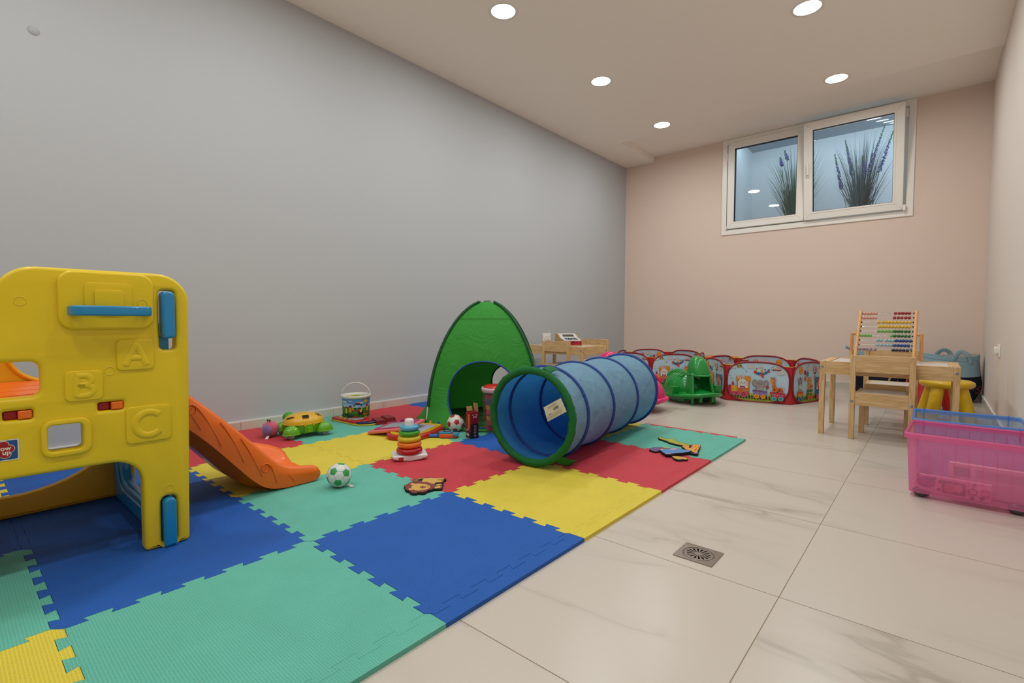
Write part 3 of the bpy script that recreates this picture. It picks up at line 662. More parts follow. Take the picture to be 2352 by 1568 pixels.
for (x0, z0, x1, z1, ltr, sz) in ((.337, .572, .429, .664, 'A', .085), (.222, .494, .305, .579, 'B', .078), (.354, .351, .468, .462, 'C', .10)):
    raised(rrect(x0, z0, x1, z1, .014), .005, .003)
    cx, cz = (x0+x1)/2, (z0+z1)/2
    k_ = sz*.36
    arc_ = lambda x, y, r, a0, a1, n=14, ry=None: [(x+r*math.cos(math.radians(a0+(a1-a0)*i/n)), y+(ry or r)*math.sin(math.radians(a0+(a1-a0)*i/n))) for i in range(n+1)]
    strokes = {'A': [[(-.80, -1), (-.12, .85), (.0, .98), (.12, .85), (.80, -1)], [(-.5, -.32), (.5, -.32)]],
               'B': [[(-.6, -1), (-.6, 1)], [(-.6, 1), (.05, 1)]+arc_(.05, .52, .48, 90, -90)+[(-.6, .04)], [(-.6, .04), (.15, .04)]+arc_(.15, -.48, .52, 90, -90)+[(-.6, -1)]],
               'C': [arc_(0, 0, .98, 48, 318, 26)]}[ltr]
    for sk_ in strokes:
        mb.tube([(PX+.0042, cx+k_*x, cz+k_*y) for x, y in sk_], sz*.105, 12, M=W2(), flatz=.42, up=(1, 0, 0))
for (cy, cz) in ((.142, .769), (.400, .770), (.321, .573), (.459, .194)):
    mb.tube([(PX+.0002+(.012 if cy == .4 else 0), cy+.0115*math.cos(a), cz+.0115*math.sin(a)) for a in [2*PI*i/24 for i in range(24)]], .0011, 6, closed=True, M=W2())
fp = mb.build('front_panel', M_Y, CL, auto=35)
# sticker with the maker's flower mark
A = Art(lambda x, y, z: W2() @ Vector((PX+.0008+z, x, y)))
A.p(rrect(.066, .357, .1295, .4115, .003), '#d8d3d0'); A.p(rrect(.0685, .3595, .127, .409, .003), '#12488c')
fx, fz = .0985, .3855
for off, c_, rr in ((0, '#d8d0cc', .0115), (0, '#a0101c', .0100)):
    for k in range(5):
        a = math.radians(80+72*k); A.e(fx+.0125*math.cos(a), fz+.0125*math.sin(a), rr, rr, c_)
    A.e(fx, fz, rr, rr, c_)
A.t("grow", fx, fz+.0035, .0155, '#e6dccf', .0004, .03); A.t("'n up", fx, fz-.0075, .0155, '#e6dccf', .0004, .03)
A.mb.build('maker_sticker', A.mats, fp)
# back panel with crawl hole and round window
ol = rounded([(-.285, .0125, .01), (.512, .0125, .01), (.512, .85, .08), (-.285, .85, .08)], 8)
mb = MB(); mb.merge(slab([ol, ell(.15, .288, .30, .2, 48), ell(.262, .602, .098, n=36), ell(-.1, .602, .098, n=36)], .045, .012, 3), 0, W2(TR(-2.497, 0, 0) @ YZ), sm=True)
mb.tube([(-2.474, .262+.106*math.cos(a), .602+.106*math.sin(a)) for a in [2*PI*i/36 for i in range(36)]], .008, 8, closed=True, M=W2())
mb.tube([(-2.474, .39+.0115*math.cos(a), .13+.0115*math.sin(a)) for a in [2*PI*i/20 for i in range(20)]], .001, 6, closed=True, M=W2())
mb.build('back_panel', M_YB, CL, auto=35)
# blue side frames clipped between the panels
fo = rounded([(-2.474, .0125, .02), (-1.862, .0125, .02), (-1.862, .47, .02), (-2.474, .47, .02)], 5); fi = rounded([(-2.36, .10, .08), (-1.95, .10, .08), (-1.95, .40, .06), (-2.36, .40, .06)], 8)
mb = MB()
for yy in (.4585,): mb.merge(slab([fo, fi], .036, .012, 3), 0, W2(TR(0, yy, 0) @ XZ), sm=True)
mb.tube([(q[0], .4395, q[1]) for q in rounded([(-2.385, .075, .1), (-1.925, .075, .1), (-1.925, .42, .07), (-2.385, .42, .07)], 8)], .006, 8, closed=True, M=W2())
mb.merge(slab([rounded([(.441, .0125, .006), (.475, .0125, .006), (.475, .166, .016), (.441, .166, .016)], 5)], .05, .008, 3), 0, W2(TR(PX-.010, 0, 0) @ YZ), sm=True)
mb.merge(slab([rrect(.449, .664, .483, .808, .012)], .05, .008, 3), 0, W2(TR(PX-.006, 0, 0) @ YZ), sm=True); mb.box((PX-.040, .462, .66), (.02, .026, .1), 0, W2())
M_BL2_ = M_BL_
mb.build('side_frame', M_BL_, CL, auto=50)
mb = MB(); mb.merge(slab([fo, fi], .036, .012, 2), 0, W2(TR(0, -.23, 0) @ XZ), sm=True); mb.build('side_frame', M_BL_, CL, auto=35)
# grab bar
mb = MB(); gb = rounded([(PX, .231, 0), (PX+.058, .236, .03), (PX+.066, .326, .2), (PX+.058, .416, .03), (PX, .421, 0), (PX, .398, 0), (PX+.036, .394, .02), (PX+.044, .326, .2), (PX+.036, .258, .02), (PX, .254, 0)], 6)
mb.merge(slab([gb], .028, .006, 3), 0, W2(TR(0, 0, .746)), sm=True)
mb.build('grab_bar', M_BL_, CL, auto=50)
# deck with clip tabs
mb = MB(); mb.box((-2.17, .14, .482), (.60, .70, .036), 0, W2())
for i in range(4): mb.tube([(-2.44+.13*i, -.15+.1*math.sin(i), .5005), (-2.40+.13*i, .1, .5005), (-2.43+.13*i, .28, .5005), (-2.40+.13*i, .44, .5005)], .0014, 5, M=W2())
dk = mb.build('deck', M_O, CL, bevel=.006)
for (a, b) in ((.293, .351), (.102, .158)):
    mb = MB(); mb.box((PX-.014, b-.0145, .471), (.024, .027, .022), 0, W2()); mb.box((PX-.02, a+.0145, .471), (.012, .027, .022), 1, W2()); mb.box((PX-.03, (a+b)/2, .471), (.01, .06, .022), 1, W2())
    mb.build('clip_tab', [M_O, M_DR], CL, bevel=.003)
# slide chute
def smooth(P, n=3):
    for _ in range(n):
        Q = [P[0]]
        for i in range(len(P)-1):
            a, b = Vector(P[i]), Vector(P[i+1]); Q += [tuple(a*.75+b*.25), tuple(a*.25+b*.75)]
        Q.append(P[-1]); P = Q
    return P
def resamp(P, n):
    P = [Vector(p) for p in P]; d = [0]
    for i in range(1, len(P)): d.append(d[-1]+(P[i]-P[i-1]).length)
    out = []
    for k in range(n):
        t_ = d[-1]*k/(n-1); i = 0
        while i < len(d)-2 and d[i+1] < t_: i += 1
        f_ = (t_-d[i])/max(1e-9, d[i+1]-d[i]); out.append(P[i].lerp(P[i+1], f_))
    return out
NS = 56
top = resamp(smooth([(.44, .582), (.595, .445), (.684, .36), (.775, .268), (.84, .195), (.90, .130), (.955, .100), (1.02, .088), (1.062, .082), (1.080, .074), (1.087, .058)]), NS)
bot = resamp(smooth([(.44, .455), (.56, .345), (.652, .255), (.741, .148), (.81, .068), (.86, .028), (.925, .014), (1.0, .014), (1.06, .014), (1.080, .020), (1.088, .034)]), NS)
NEAR, FAR = -2.055, -2.425
def chute(i, j):
    q = i/(NS-1); tp, bt = top[i], bot[i]; h_ = (tp-bt); belly = .055*min(1, max(0, (.80-q)/.25)); lip = 1+.0*q
    wv = .010*math.sin(q*PI*3.2) if q > .72 else 0
    sec = [(0, .02, 0), (-.004, .5, 0), (.0, .9, 0), (.012, 1.0, 0), (.028, .985, 0), (.046, .75, 0), (.062, .42, 0), (.10, .28, 0), (.185, .25, 0),
           (.27, .28, 0), (.308, .42, 0), (.324, .75, 0), (.342, .985, 0), (.358, 1.0, 0), (.37, .9, 0), (.374, .5, 0), (.37, .02, 0), (.34, -.0, 0), (.30, .05, 1), (.185, .05, 1), (.07, .05, 1), (.03, 0, 0)]
    o_, f_, b_ = sec[j]
    y_, z_ = bt.x+h_.x*f_, bt.y+h_.y*f_
    if b_: z_ -= belly
    far = o_ > .30
    if far and f_ > .35 and q > .60: z_ += .042*math.sin(min(1, (q-.60)/.40)**1.2*PI); y_ += .008*max(0, (q-.75)/.25)
    return (NEAR-o_*1.0, y_, max(z_, .0135))
mb = MB(); NJ = 22
vs = [chute(i, j) for i in range(NS) for j in range(NJ)]
fs = [(i*NJ+j, (i+1)*NJ+j, (i+1)*NJ+(j+1) % NJ, i*NJ+(j+1) % NJ) for i in range(NS-1) for j in range(NJ)]
fs += [tuple(range(NJ)), tuple(reversed(range((NS-1)*NJ, NS*NJ)))]
mb.add(vs, fs, 0, W2(), True)
# moulded grain lines and pegs on the near rail
def railpt(q, f_, e=.0005):
    i = min(NS-1, max(0, int(q*(NS-1)))); g = q*(NS-1)-i; tp = top[i].lerp(top[min(i+1, NS-1)], g); bt = bot[i].lerp(bot[min(i+1, NS-1)], g); r_ = bt+(tp-bt)*f_
    return (NEAR+.0035+e, r_.x, r_.y)
for (q0, f0, q1, f1) in ((.16, .75, .30, .25), (.27, .8, .42, .22), (.40, .85, .56, .3), (.52, .85, .68, .3), (.72, .75, .76, .25), (.82, .6, .85, .3)):
    mb.tube([railpt(q0+(q1-q0)*t_, f0+(f1-f0)*t_**1.3) for t_ in [k/8 for k in range(9)]], .0016, 6, M=W2())
for (q, f_) in ((.245, .62), (.69, .6)):
    c_ = Vector(railpt(q, f_)); mb.tube([(c_.x, c_.y+.017*math.cos(a), c_.z+.017*math.sin(a)) for a in [2*PI*i/24 for i in range(24)]], .0022, 6, closed=True, M=W2())
    mb.tube([(c_.x, c_.y-.008, c_.z-.010), (c_.x, c_.y+.008, c_.z+.010)], .002, 6, M=W2())
mb.build('slide_chute', M_O, CL, auto=60)

# ================================================================ GREEN DOME TENT
M_G = fabric('tent_green', '#3a9a36', .55, 6, .6, transl=.22); M_GD = mat('tent_sleeve_dark_green', '#0d4a22', .7, bump=.3, bscale=60); M_TB = mat('blue_binding', '#1f3f9c', .7)
TC = Vector((-2.45, 2.575)); TH = .845
TT = thing('play_tent', 'green fabric dome play tent with a round doorway, behind the tunnel', 'tent', (TC.x, TC.y, T))
RA = [math.radians(250), math.radians(4), math.radians(70), math.radians(184)]
def rib(a, z):
    q = min(1, z/TH); r = (.445)*(max(0, 1-q**2.05))**.56*(1 if a != RA[1] else 1.03)
    return Vector((r*math.cos(a), r*math.sin(a), z))
def pan(i, u, z):
    a0, a1 = RA[i], RA[(i+1) % 4]
    if a1 < a0: a1 += 2*PI
    A_, B_ = rib(a0, z), rib(a1 if a1 < 2*PI else a1-2*PI, z)
    if True:
        B_ = rib(RA[(i+1) % 4], z)
    ch = A_.lerp(B_, u); q = z/TH
    aa = a0+(a1-a0)*u; rr = (A_.length_squared-z*z)**.5 if A_.length_squared > z*z else 0
    arc = Vector((rr*math.cos(aa), rr*math.sin(aa), z))
    k = (.16 if i != 3 else .35)+(.72 if i != 3 else .6)*max(0, 1-q/.30)**1.5
    p = ch.lerp(arc, k)
    # hem flares a little at the ground
    fl_ = 1+.05*max(0, 1-z/.10)+(.10*math.sin(PI*u)*max(0, 1-z/.25)**1.5 if i == 3 else 0)
    n_ = noise.noise(Vector((p.x*5+i*3, p.y*5, z*6)))*.008*math.sin(PI*u)
    p = Vector((p.x*fl_, p.y*fl_, z)); d = Vector((p.x, p.y, 0)); d = d.normalized() if d.length > 1e-5 else d
    return p + d*n_*math.sin(PI*min(1, q*1.0))
def panel(i, hole, nu=40, nv=44):
    """panel with an opening; hole(u,z) -> polygon in (u,z) space"""
    from mathutils.geometry import delaunay_2d_cdt
    V = []; E = []
    def addloop(L):
        b = len(V); V.extend([Vector(p) for p in L]); n_ = len(L); E.extend([(b+k, b+(k+1) % n_) for k in range(n_)])
    zs = [TH*.995*(k/nv)**.95 for k in range(nv+1)]
    out_ = [(0+k/nu, 0) for k in range(nu)]+[(1, z) for z in zs[:-1]]+[(1-k/nu, zs[-1]) for k in range(nu)]+[(0, z) for z in zs[::-1][:-1]]
    addloop(out_)
    def inside(p, L):
        c_ = False; n_ = len(L)
        for a in range(n_):
            x1, y1 = L[a]; x2, y2 = L[(a+1) % n_]
            if (y1 > p[1]) != (y2 > p[1]) and p[0] < (x2-x1)*(p[1]-y1)/(y2-y1)+x1: c_ = not c_
        return c_
    if hole: addloop(hole)
    for a in range(1, nu):
        for b in zs[1:-1]:
            if not hole or not inside((a/nu, b), hole): V.append(Vector((a/nu, b)))
    r_ = delaunay_2d_cdt(V, E, [], 1, 1e-6)
    vs, fs = r_[0], r_[2]; F = []
    for f in fs:
        c_ = sum((vs[k] for k in f), Vector((0, 0)))/len(f)
        if hole and inside(c_, hole): continue
        F.append(tuple(f))
    return [pan(i, v.x, v.y) for v in vs], F
def superell(cu, cz, ru, rz, n=44, e=2.5):
    out_ = []
    for k in range(n):
        a = 2*PI*k/n; c_, s2 = math.cos(a), math.sin(a)
        out_.append((cu+ru*abs(c_)**(2/e)*(1 if c_ > 0 else -1), cz+rz*abs(s2)**(2/e)*(1 if s2 > 0 else -1)))
    return out_
door_h = superell(.50, .226, .315, .206, 44, 2.25); win_h = superell(.30, .235, .19, .135, 36, 2.1)
for i, hl in ((0, door_h), (1, None), (2, win_h), (3, None)):
    v_, f_ = panel(i, hl); mb = MB(); mb.add(v_, f_, 0, None, True); mb.tube([pan(i, k/20, .715)*1.0006 for k in range(21)], .0016, 5); mb.tube([pan(i, k/20, .722)*1.0006 for k in range(21)], .0010, 5); o = mb.build('tent_wall', M_G, TT)
    if hl:
        e_ = MB(); e_.tube([pan(i, u, z)*1.0 for u, z in hl], .0055, 6, closed=True); e_.build('binding', M_TB if i == 0 else mat('dark_binding', '#10241a', .8), o)
mb = MB(); mb.lathe([(0, .002), (.45, .002)], 40, caps=False); mb.build('floor_sheet', mat('tent_floor', '#1d5a22', .8), TT)
for a in RA:
    mb = MB(); mb.tube([rib(a, TH*(.145+(.985-.145)*(k/30)**.8))*1.010 for k in range(31)], .0098, 8); mb.build('pole_sleeve', M_GD, TT)
    mb = MB(); mb.tube([rib(a, .02)*1.03, rib(a, .08)*1.02, rib(a, .15)*1.012], .0052, 8); p_ = mb.build('pole', mat('white_pole', '#d9d9d2', .4), TT)
    mb = MB(); mb.sph(rib(a, .018)*1.03, (.012, .012, .016), 0, 10, 8); mb.build('end_cap', mat('black_cap', '#0b1a12', .6), p_)
mb = MB(); mb.box((0, 0, TH+.002), (.05, .012, .01)); mb.tube([(-.03, 0, TH), (.03, .004, TH+.004)], .004, 8); mb.build('pole_joint', mat('grey_joint', '#8b8d88', .4), TT)
mb = MB(); hm = []
for i in range(4):
    for k in range(14): hm.append(pan(i, k/14, .004))
mb.tube(hm, .004, 5, closed=True); mb.build('hem', M_GD, TT)

# ================================================================ PLAY TUNNEL
TA, TB = Vector((-1.478, 1.867, T+.245)), Vector((-1.622, 3.07, T+.240)); ax = (TB-TA); TL = ax.length; ad = ax.normalized()
TN = thing('play_tunnel', 'light blue fabric play tunnel with a green padded mouth and blue hoops', 'tunnel', (TA.x, TA.y, T), math.atan2(ad.y, ad.x)-PI/2)
M_TU = fabric('tunnel_blue', '#98c2d6', .6, 7, .7, transl=.5); M_TI = fabric('tunnel_inside', '#5fb4ee', .35, 6, .75, transl=.7)
M_HOOP = mat('hoop_blue', '#153c86', .6, bump=.3, bscale=80); M_MOUTH = fabric('mouth_green', '#14672f', .5, 26, .7)
hoops = [0.0, .13, .38, .63, .98]       # fractions along the tunnel
hp = [0.02, .12, .385, .69, .985]
def tun(u, v):
    a = 2*PI*u; y = TL*v
    k = min(range(len(hp)-1), key=lambda i: 0 if hp[i] <= v <= hp[i+1] else 1)
    sg = 0
    if hp[k] <= v <= hp[k+1]: sg = math.sin(PI*(v-hp[k])/(hp[k+1]-hp[k]))
    r = .232 - .010*sg + .008*sg*noise.noise(Vector((math.cos(a)*2.2, math.sin(a)*2.2, y*7)))+.004*sg*noise.noise(Vector((math.cos(a)*7, math.sin(a)*7, y*22)))
    return Vector((r*math.cos(a), y, .245+r*math.sin(a)*(.995)))
mb = MB(); mb.grid(tun, 96, 90, 0, cu=True); mb.build('outer_fabric', M_TU, TN)
mb = MB(); mb.grid(lambda u, v: Vector((0, TL*v, .245)).lerp(tun(u, v), .985), 72, 60, 0, cu=True, flip=True); mb.build('inner_lit_layer', M_TI, TN)  # added inner layer, its deeper blue imitates light coming through the fabric
for f_ in hp[1:]:
    tilt = 0
    mb = MB(); mb.tube([(.235*math.cos(a), TL*f_+tilt*math.sin(a), .245+.235*math.sin(a)*.99) for a in [2*PI*i/64 for i in range(64)]], .0085 if f_ < .95 else .012, 8, closed=True)
    if f_ < .95:
        mb.tube([(.224*math.cos(a), TL*f_+tilt*math.sin(a), .245+.224*math.sin(a)) for a in [2*PI*i/64 for i in range(64)]], .008, 8, closed=True)
    mb.build('hoop', M_HOOP, TN)
mb = MB()
P_ = []; rr = []
for i in range(120):
    a = 2*PI*i/120; q = .224+.003*noise.noise(Vector((math.cos(a)*6, math.sin(a)*6, 0))); P_.append((q*math.cos(a), -.004+.003*noise.noise(Vector((math.cos(a)*5, math.sin(a)*5, 3))), .245+q*math.sin(a)))
    rr.append(.0185*(1+.10*noise.noise(Vector((a*9, 1, 2)))+.05*math.sin(a*50)))
mb.tube(P_, rr, 14, closed=True); mb.build('padded_mouth', M_MOUTH, TN)
for (a, s2) in ((math.radians(70), 1), (math.radians(-50), 1)):
    mb = MB(); c_ = Vector((.243*math.cos(a), .02, .245+.243*math.sin(a))); o_ = Vector((math.cos(a), 0, math.sin(a))); t2 = Vector((-math.sin(a), 0, math.cos(a)))
    def tb(u, v): return c_+t2*(u-.5)*.05+Vector((0, .085*v-.02, 0))+o_*(.006*math.sin(v*PI)+.004*v+(.040*v if a < 0 else 0))
    mb.grid(tb, 4, 8); mb.build('tie_tab', M_MOUTH, TN, solid=.003)
# care label hanging inside the mouth
def lab_pt(x, y, z): 
    return Vector((.118+x*.95+.0*y, -.002-.10*0+z-.004+.03*abs(y-.05)*0, .245+.055+y+.42*x))
A = Art(lambda x, y, z: Vector((.086+(x+.03)*.80-(y-.05)*.40, -.030-z+.35*(x-.08)*.4, .298+(x+.03)*.56+(y-.05)*.73)))
A.p([(-.03, -.028), (.078, -.036), (.080, .044), (-.020, .052)], '#cfc6ae')
A.e(.0, .0, .004, .003, '#3a352c', 8); A.e(-.008, .0, .003, .003, '#3a352c', 8)
A.r(-.028, -.002, .075, -.0012, '#8d8676')

for k in range(14): A.r(.022+.0022*k, .006, .0232+.0022*k-(.0006 if k % 3 else 0), .020, '#2a2620')
for k in range(15): A.r(-.024+.006*k, -.030+.004*(k % 3), -.0225+.006*k, -.006, '#8d8676')
for k in range(2): A.r(.0, .036-.006*k, .05, .0375-.006*k, '#8d8676')
A.mb.build('care_label', A.mats, TN, solid=.0006)
# ================================================================ TOYS ON THE MATS
def soccer(name, c, r, col, label, squash=1.0, tagged=False, rot=(0.3, .5, .2)):
    t = thing(name, label, 'ball', (c[0], c[1], T), 0, 'small soft footballs')
    base = MB(); Mw = TR(0, 0, r*squash) @ Matrix.Diagonal((1, 1, squash, 1))
    base.sph((0, 0, 0), r, 0, 40, 24, Mw)
    ph = (1+5**.5)/2; ico = []
    for a in (-1, 1):
        for b in (-1, 1): ico += [Vector((0, a, b*ph)), Vector((a, b*ph, 0)), Vector((b*ph, 0, a))]
    Rm = ROT(rot[0], 'X') @ ROT(rot[1], 'Y') @ ROT(rot[2], 'Z')
    ico = [(Rm @ v).normalized() for v in ico]
    for v in ico:
        nb_ = sorted([w for w in ico if w is not v], key=lambda w: (w-v).length)[:5]
        n1 = nb_[0]; ex = (n1-v*n1.dot(v)).normalized(); ey = v.cross(ex)
        nb_.sort(key=lambda w: math.atan2((w).dot(ey), w.dot(ex)))
        cor = [(v*.665+w*.335).normalized() for w in nb_]
        vs = [v*r*1.006]; K = 4; fs = []
        ringp = []
        for i in range(5):
            for k in range(K): ringp.append(cor[i].lerp(cor[(i+1) % 5], k/K))
        for q in (.5, 1): vs += [((v.lerp(w, q)).normalized())*r*1.006 for w in ringp]
        N_ = len(ringp)
        fs = [(0, 1+i, 1+(i+1) % N_) for i in range(N_)]+[(1+i, 1+N_+i, 1+N_+(i+1) % N_, 1+(i+1) % N_) for i in range(N_)]
        base.add(vs, fs, 1, Mw, True)
        for w in cor:                                             # seams between the white panels
            o_ = min((x for u_ in ico if u_ is not v for x in [u_]), key=lambda x: (x-w).length)
    seen = set()
    for i, v in enumerate(ico):
        for w in ico:
            if w is v or (w-v).length > 1.2: continue
            a, b = (v*.665+w*.335).normalized(), (w*.665+v*.335).normalized()
            key = tuple(sorted([tuple(round(q, 3) for q in a), tuple(round(q, 3) for q in b)]))
            if key in seen: continue
            seen.add(key); base.tube([a.lerp(b, k/4).normalized()*r*.9995 for k in range(5)], .0006, 5, 2, M=Mw)
    base.build('cover', [mat('ball_white', '#d8d8d2', .45), mat('ball_'+col[1:], col, .4), mat('ball_seam', '#8f9690', .7)], t)
    if tagged:
        mb = MB(); mb.grid(lambda u, v: Vector((.018+.034*u, .02+.018*u+.012*v-.006, .004+.003*math.sin(u*6)+.003*v)), 6, 3); mb.build('cloth_label', mat('cloth_tag', '#d9d2c9', .7), t, solid=.0006)
    return t
soccer('soft_football', (-1.911, 1.097), .0505, '#2f9a4c', 'soft white football with green pentagons in front of the orange slide foot', .99, True, (.35, .25, .3))
soccer('soft_football', (-2.312, 2.139), .0535, '#b81f26', 'white football with red pentagons in front of the green tent', 1, False, (.1, .9, .4))

# ---- ring stacker
t = thing('ring_stacker', 'rocking ring stacking toy with five coloured rings around a white post', 'stacking toy', (-2.035, 1.562, T), math.radians(58))
MW = mat('white_plastic', '#dcd8d8', .3, coat=.2)
mb = MB(); prof = [(-.088, .036)]+[(-.088+.176*k/16, .002+.030*abs((k-8)/8)**2.2) for k in range(17)]+[(.088, .036)]
L_ = [(-.088, .030)]+[(-.086+.172*k/16, .0+.013*abs((k-8)/8)**2.0) for k in range(17)]+[(.088, .030)]
mb.prism(L_, -.056, .056, 0, ROT(PI/2, 'X')); mb.build('rocking_base', MW, t, bevel=.007, seg=3)
A = Art(lambda x, y, z: Vector((x, -.0565-z, y))); A.r(-.0585, .008, -.0345, .022, '#b3121b', .002)
for k in range(3): A.e(-.0545+.008*k, .008, .0042, .003, '#b3121b', 10)
A.t('Fisher-Price', -.0465, .0155, .0042, '#e8b8b8'); A.mb.build('maker_badge', A.mats, t)
rc = [('red', '#b0121a', .067, .0175), ('orange', '#e8701a', .062, .0162), ('yellow', '#d8bf1c', .0588, .0158), ('green', '#3f9a1a', .0548, .0150), ('blue', '#3f9fc4', .0505, .0146)]
z = .046; rx_, ry_ = .004, 0
mb = MB(); mb.lathe([(.024, .0), (.024, .166), (.0215, .175), (.016, .178), (0, .178)], 28, c=(0, 0, .028)); mb.build('post', mat('white_post', '#dedad6', .35), t)
z = .029
for nm, col, R_, r_ in rc:
    z += r_*.92
    mb = MB(); mb.tube([((R_-r_)*math.cos(a), (R_-r_)*math.sin(a), z) for a in [2*PI*i/48 for i in range(48)]], r_, 14, closed=True, flatz=.95); o = mb.build('ring', mat('ring_'+nm, col, .25, coat=.4), t); o['label'] = nm+' ring'
    z += r_*.92

# ---- lion puzzle piece
M_FB = mat('foam_black', '#0b0909', .75)
def flatpiece(name, D, z0, zt, layers, loc, label, cat, tilt=None):
    t = thing(name, label, cat, loc)
    mb = MB(); mb.prism(D['base'], z0, zt, 0); b_ = mb.build('black_backing', M_FB, t)
    global STEP
    A = Art(lambda x, y, z: Vector((x, y, zt+z+.0003)))
    for k, col in layers: A.p(D[k], col)
    A.mb.build('printed_face', A.mats, t, solid=0)
    return t
TAN = '#cfa24f'
flatpiece('lion_puzzle_piece', LION, .0, .0085, [('tail', '#8a5a2c'), ('tailstem', TAN), ('body', TAN), ('leg2', TAN), ('leg3', TAN), ('leg4', TAN), ('paw1', '#a06a34'), ('paw2', '#a06a34'), ('paw3', '#8a4a30'), ('paw4', '#8a4a30'),
    ('mane', '#7d3330'), ('face', TAN), ('ear1', '#d9a65a'), ('ear1i', '#d8774e'), ('ear2', '#d9a65a'), ('ear2i', '#d8774e'), ('mouth', '#5a2c18'), ('nose', '#7a3a26')], (-1.64, 1.33, T), 'lion shaped foam puzzle piece with brown mane lying on green and red mats', 'puzzle piece')
lab_ = {'giraffe': 'orange foam giraffe piece with red spots at the right of the animal pile', 'hippo': 'purple foam animal piece at the left end of the animal pile', 'elephant': 'blue foam elephant piece with pink ear on top of the animal pile',
        'bird': 'small yellow foam piece in front of the blue elephant piece', 'croc': 'long yellow-green foam crocodile piece at the back of the animal pile'}
order = [('croc', 0.0, [('body', '#a6a52a'), ('e1', '#d8cfae'), ('e2', '#d8cfae')]), ('giraffe', .0045, [('top', '#c8552a'), ('body', '#dd9636')]+[('s%d' % k, '#b8442a') for k in range(1, 8)]+[('foot', '#c9848a')]),
         ('hippo', .0, [('body', '#6b4f86'), ('patch', '#7b4a52'), ('ye', '#b3a628')]), ('bird', .0, [('body', '#c99c2c'), ('pk', '#c98f8a')]), ('elephant', .009, [('body', '#4f86bf'), ('ear', '#c98fa6'), ('toe', '#c98fa6'), ('toe2', '#c98fa6')])]
for nm, zz, ly in order:
    flatpiece('animal_puzzle_piece', ANIM[nm], 0, .0075, ly, (-1.09, 2.66, T+zz), lab_[nm], 'puzzle piece')['group'] = 'foam animal pieces in a pile'

# ---- turtle shape sorter
t = thing('turtle_shape_sorter', 'green turtle shaped pull toy with a yellow domed lid and grey wheels', 'toy', (-2.948, 1.458, T), math.radians(82))
M_LG = mat('lime_plastic', '#5fa514', .25, coat=.4); M_YL = mat('shell_yellow', '#dba820', .28, coat=.3); M_GW = mat('grey_wheel', '#a6a7a8', .4)
mb = MB(); mb.lathe([(.106, .026), (.112, .036), (.116, .066), (.118, .080)], 48, sy=.80); mb.lathe([(0, .030), (.106, .030)], 40, sy=.8, caps=False)
mb.box((0, -.088, .056), (.05, .022, .050)); mb.box((0, -.101, .048), (.022, .012, .030))
for sx in (-1, 1): mb.box((sx*.027, -.094, .054), (.0025, .016, .055))
mb.box((0, 0, .034), (.23, .15, .006))
mb.build('tub_body', M_LG, t, bevel=.003)
mb = MB(); n_ = 56
holes = [('o', 150), ('s', 75), ('s', 15)]
def dome(u, v):
    a = 2*PI*u; q = v*PI/2; r = .121*math.cos(q)**.85 if q < PI/2-1e-6 else 0
    return Vector((r*math.cos(a), r*.80*math.sin(a), .080+.060*math.sin(q)**.9))
def domehole(a_deg, v_, sz, shape):
    a = math.radians(a_deg); P = dome(a_deg/360 % 1, v_); e = 1e-3
    du = (dome((a_deg/360+e) % 1, v_)-P).normalized(); dv = (dome(a_deg/360 % 1, v_+e)-P).normalized(); nn = du.cross(dv).normalized()
    if nn.z < 0: nn = -nn
    return frame(P+nn*.0004, du, dv, nn), shape, sz
mb.grid(dome, 72, 20, 0, cu=True)
mb.tube([(.1205*math.cos(a), .1205*.80*math.sin(a), .080) for a in [2*PI*i/56 for i in range(56)]], .0035, 6, closed=True)
for sx in (-.024, .024): mb.box((sx*1.05, -.098, .079), (.010, .012, .014))
lid = mb.build('domed_lid', M_YL, t)
star = [(math.cos(2*PI*k/10)*(.021 if k % 2 == 0 else .009), math.sin(2*PI*k/10)*(.021 if k % 2 == 0 else .009)) for k in range(10)]
for hk, (ad_, vv, sh) in enumerate( ((262, .50, rrect(-.019, -.014, .019, .014, .005)), (205, .42, ell(0, 0, .024, .009, 16, .4)), (322, .50, star), (90, .5, ell(0, 0, .016, n=16)))):
    mb = MB()
    Mx, _, _ = domehole(ad_, vv, 0, 0)
    mb.merge(slab([sh], .004, 0), 1, Mx @ TR(0, 0, -.0012)); mb.tube([Mx @ Vector((p[0]*1.04, p[1]*1.04, .0008)) for p in sh], .0013, 5, 0, closed=True)  # flat dark slab, coloured like the shade inside an open hole
    mb.build('shape_hole', [M_YL, mat('hole_shade', '#1d1405', .9)], lid)
for sx in (-1, 1):
    for sy in (-1, 1):
        mb = MB(); Mf = TR(sx*.098, sy*.082, .030)
        mb.sph((0, 0, 0), (.050, .036, .052), 0, 24, 8, Mf, 0, PI/2)
        mb.tube([Mf @ Vector((.051*math.cos(a), .037*math.sin(a), 0)) for a in [2*PI*i/28 for i in range(28)]], .0028, 6, closed=True)
        mb.build('wheel_arch', M_LG, t)
        mb = MB(); mb.lathe([(0, -.013), (.018, -.013), (.021, -.008), (.021, .008), (.018, .013), (0, .013)], 24, M=TR(sx*.100, sy*.080, .021) @ ROT(PI/2, 'X')); mb.build('wheel', M_GW, t)
mb = MB(); mb.sph((-.05, .125, .098), (.036, .036, .030)); mb.cyl((-.04, .09, .06), (-.05, .115, .085), .022); o = mb.build('head', mat('turtle_head_green', '#3f9a1c', .35), t)
mb = MB()
for sx in (-1, 1): mb.sph((-.05+sx*.03, .125, .108), .006, 0, 10, 8)
mb.build('eye', mat('eye_black', '#080808', .3), o)

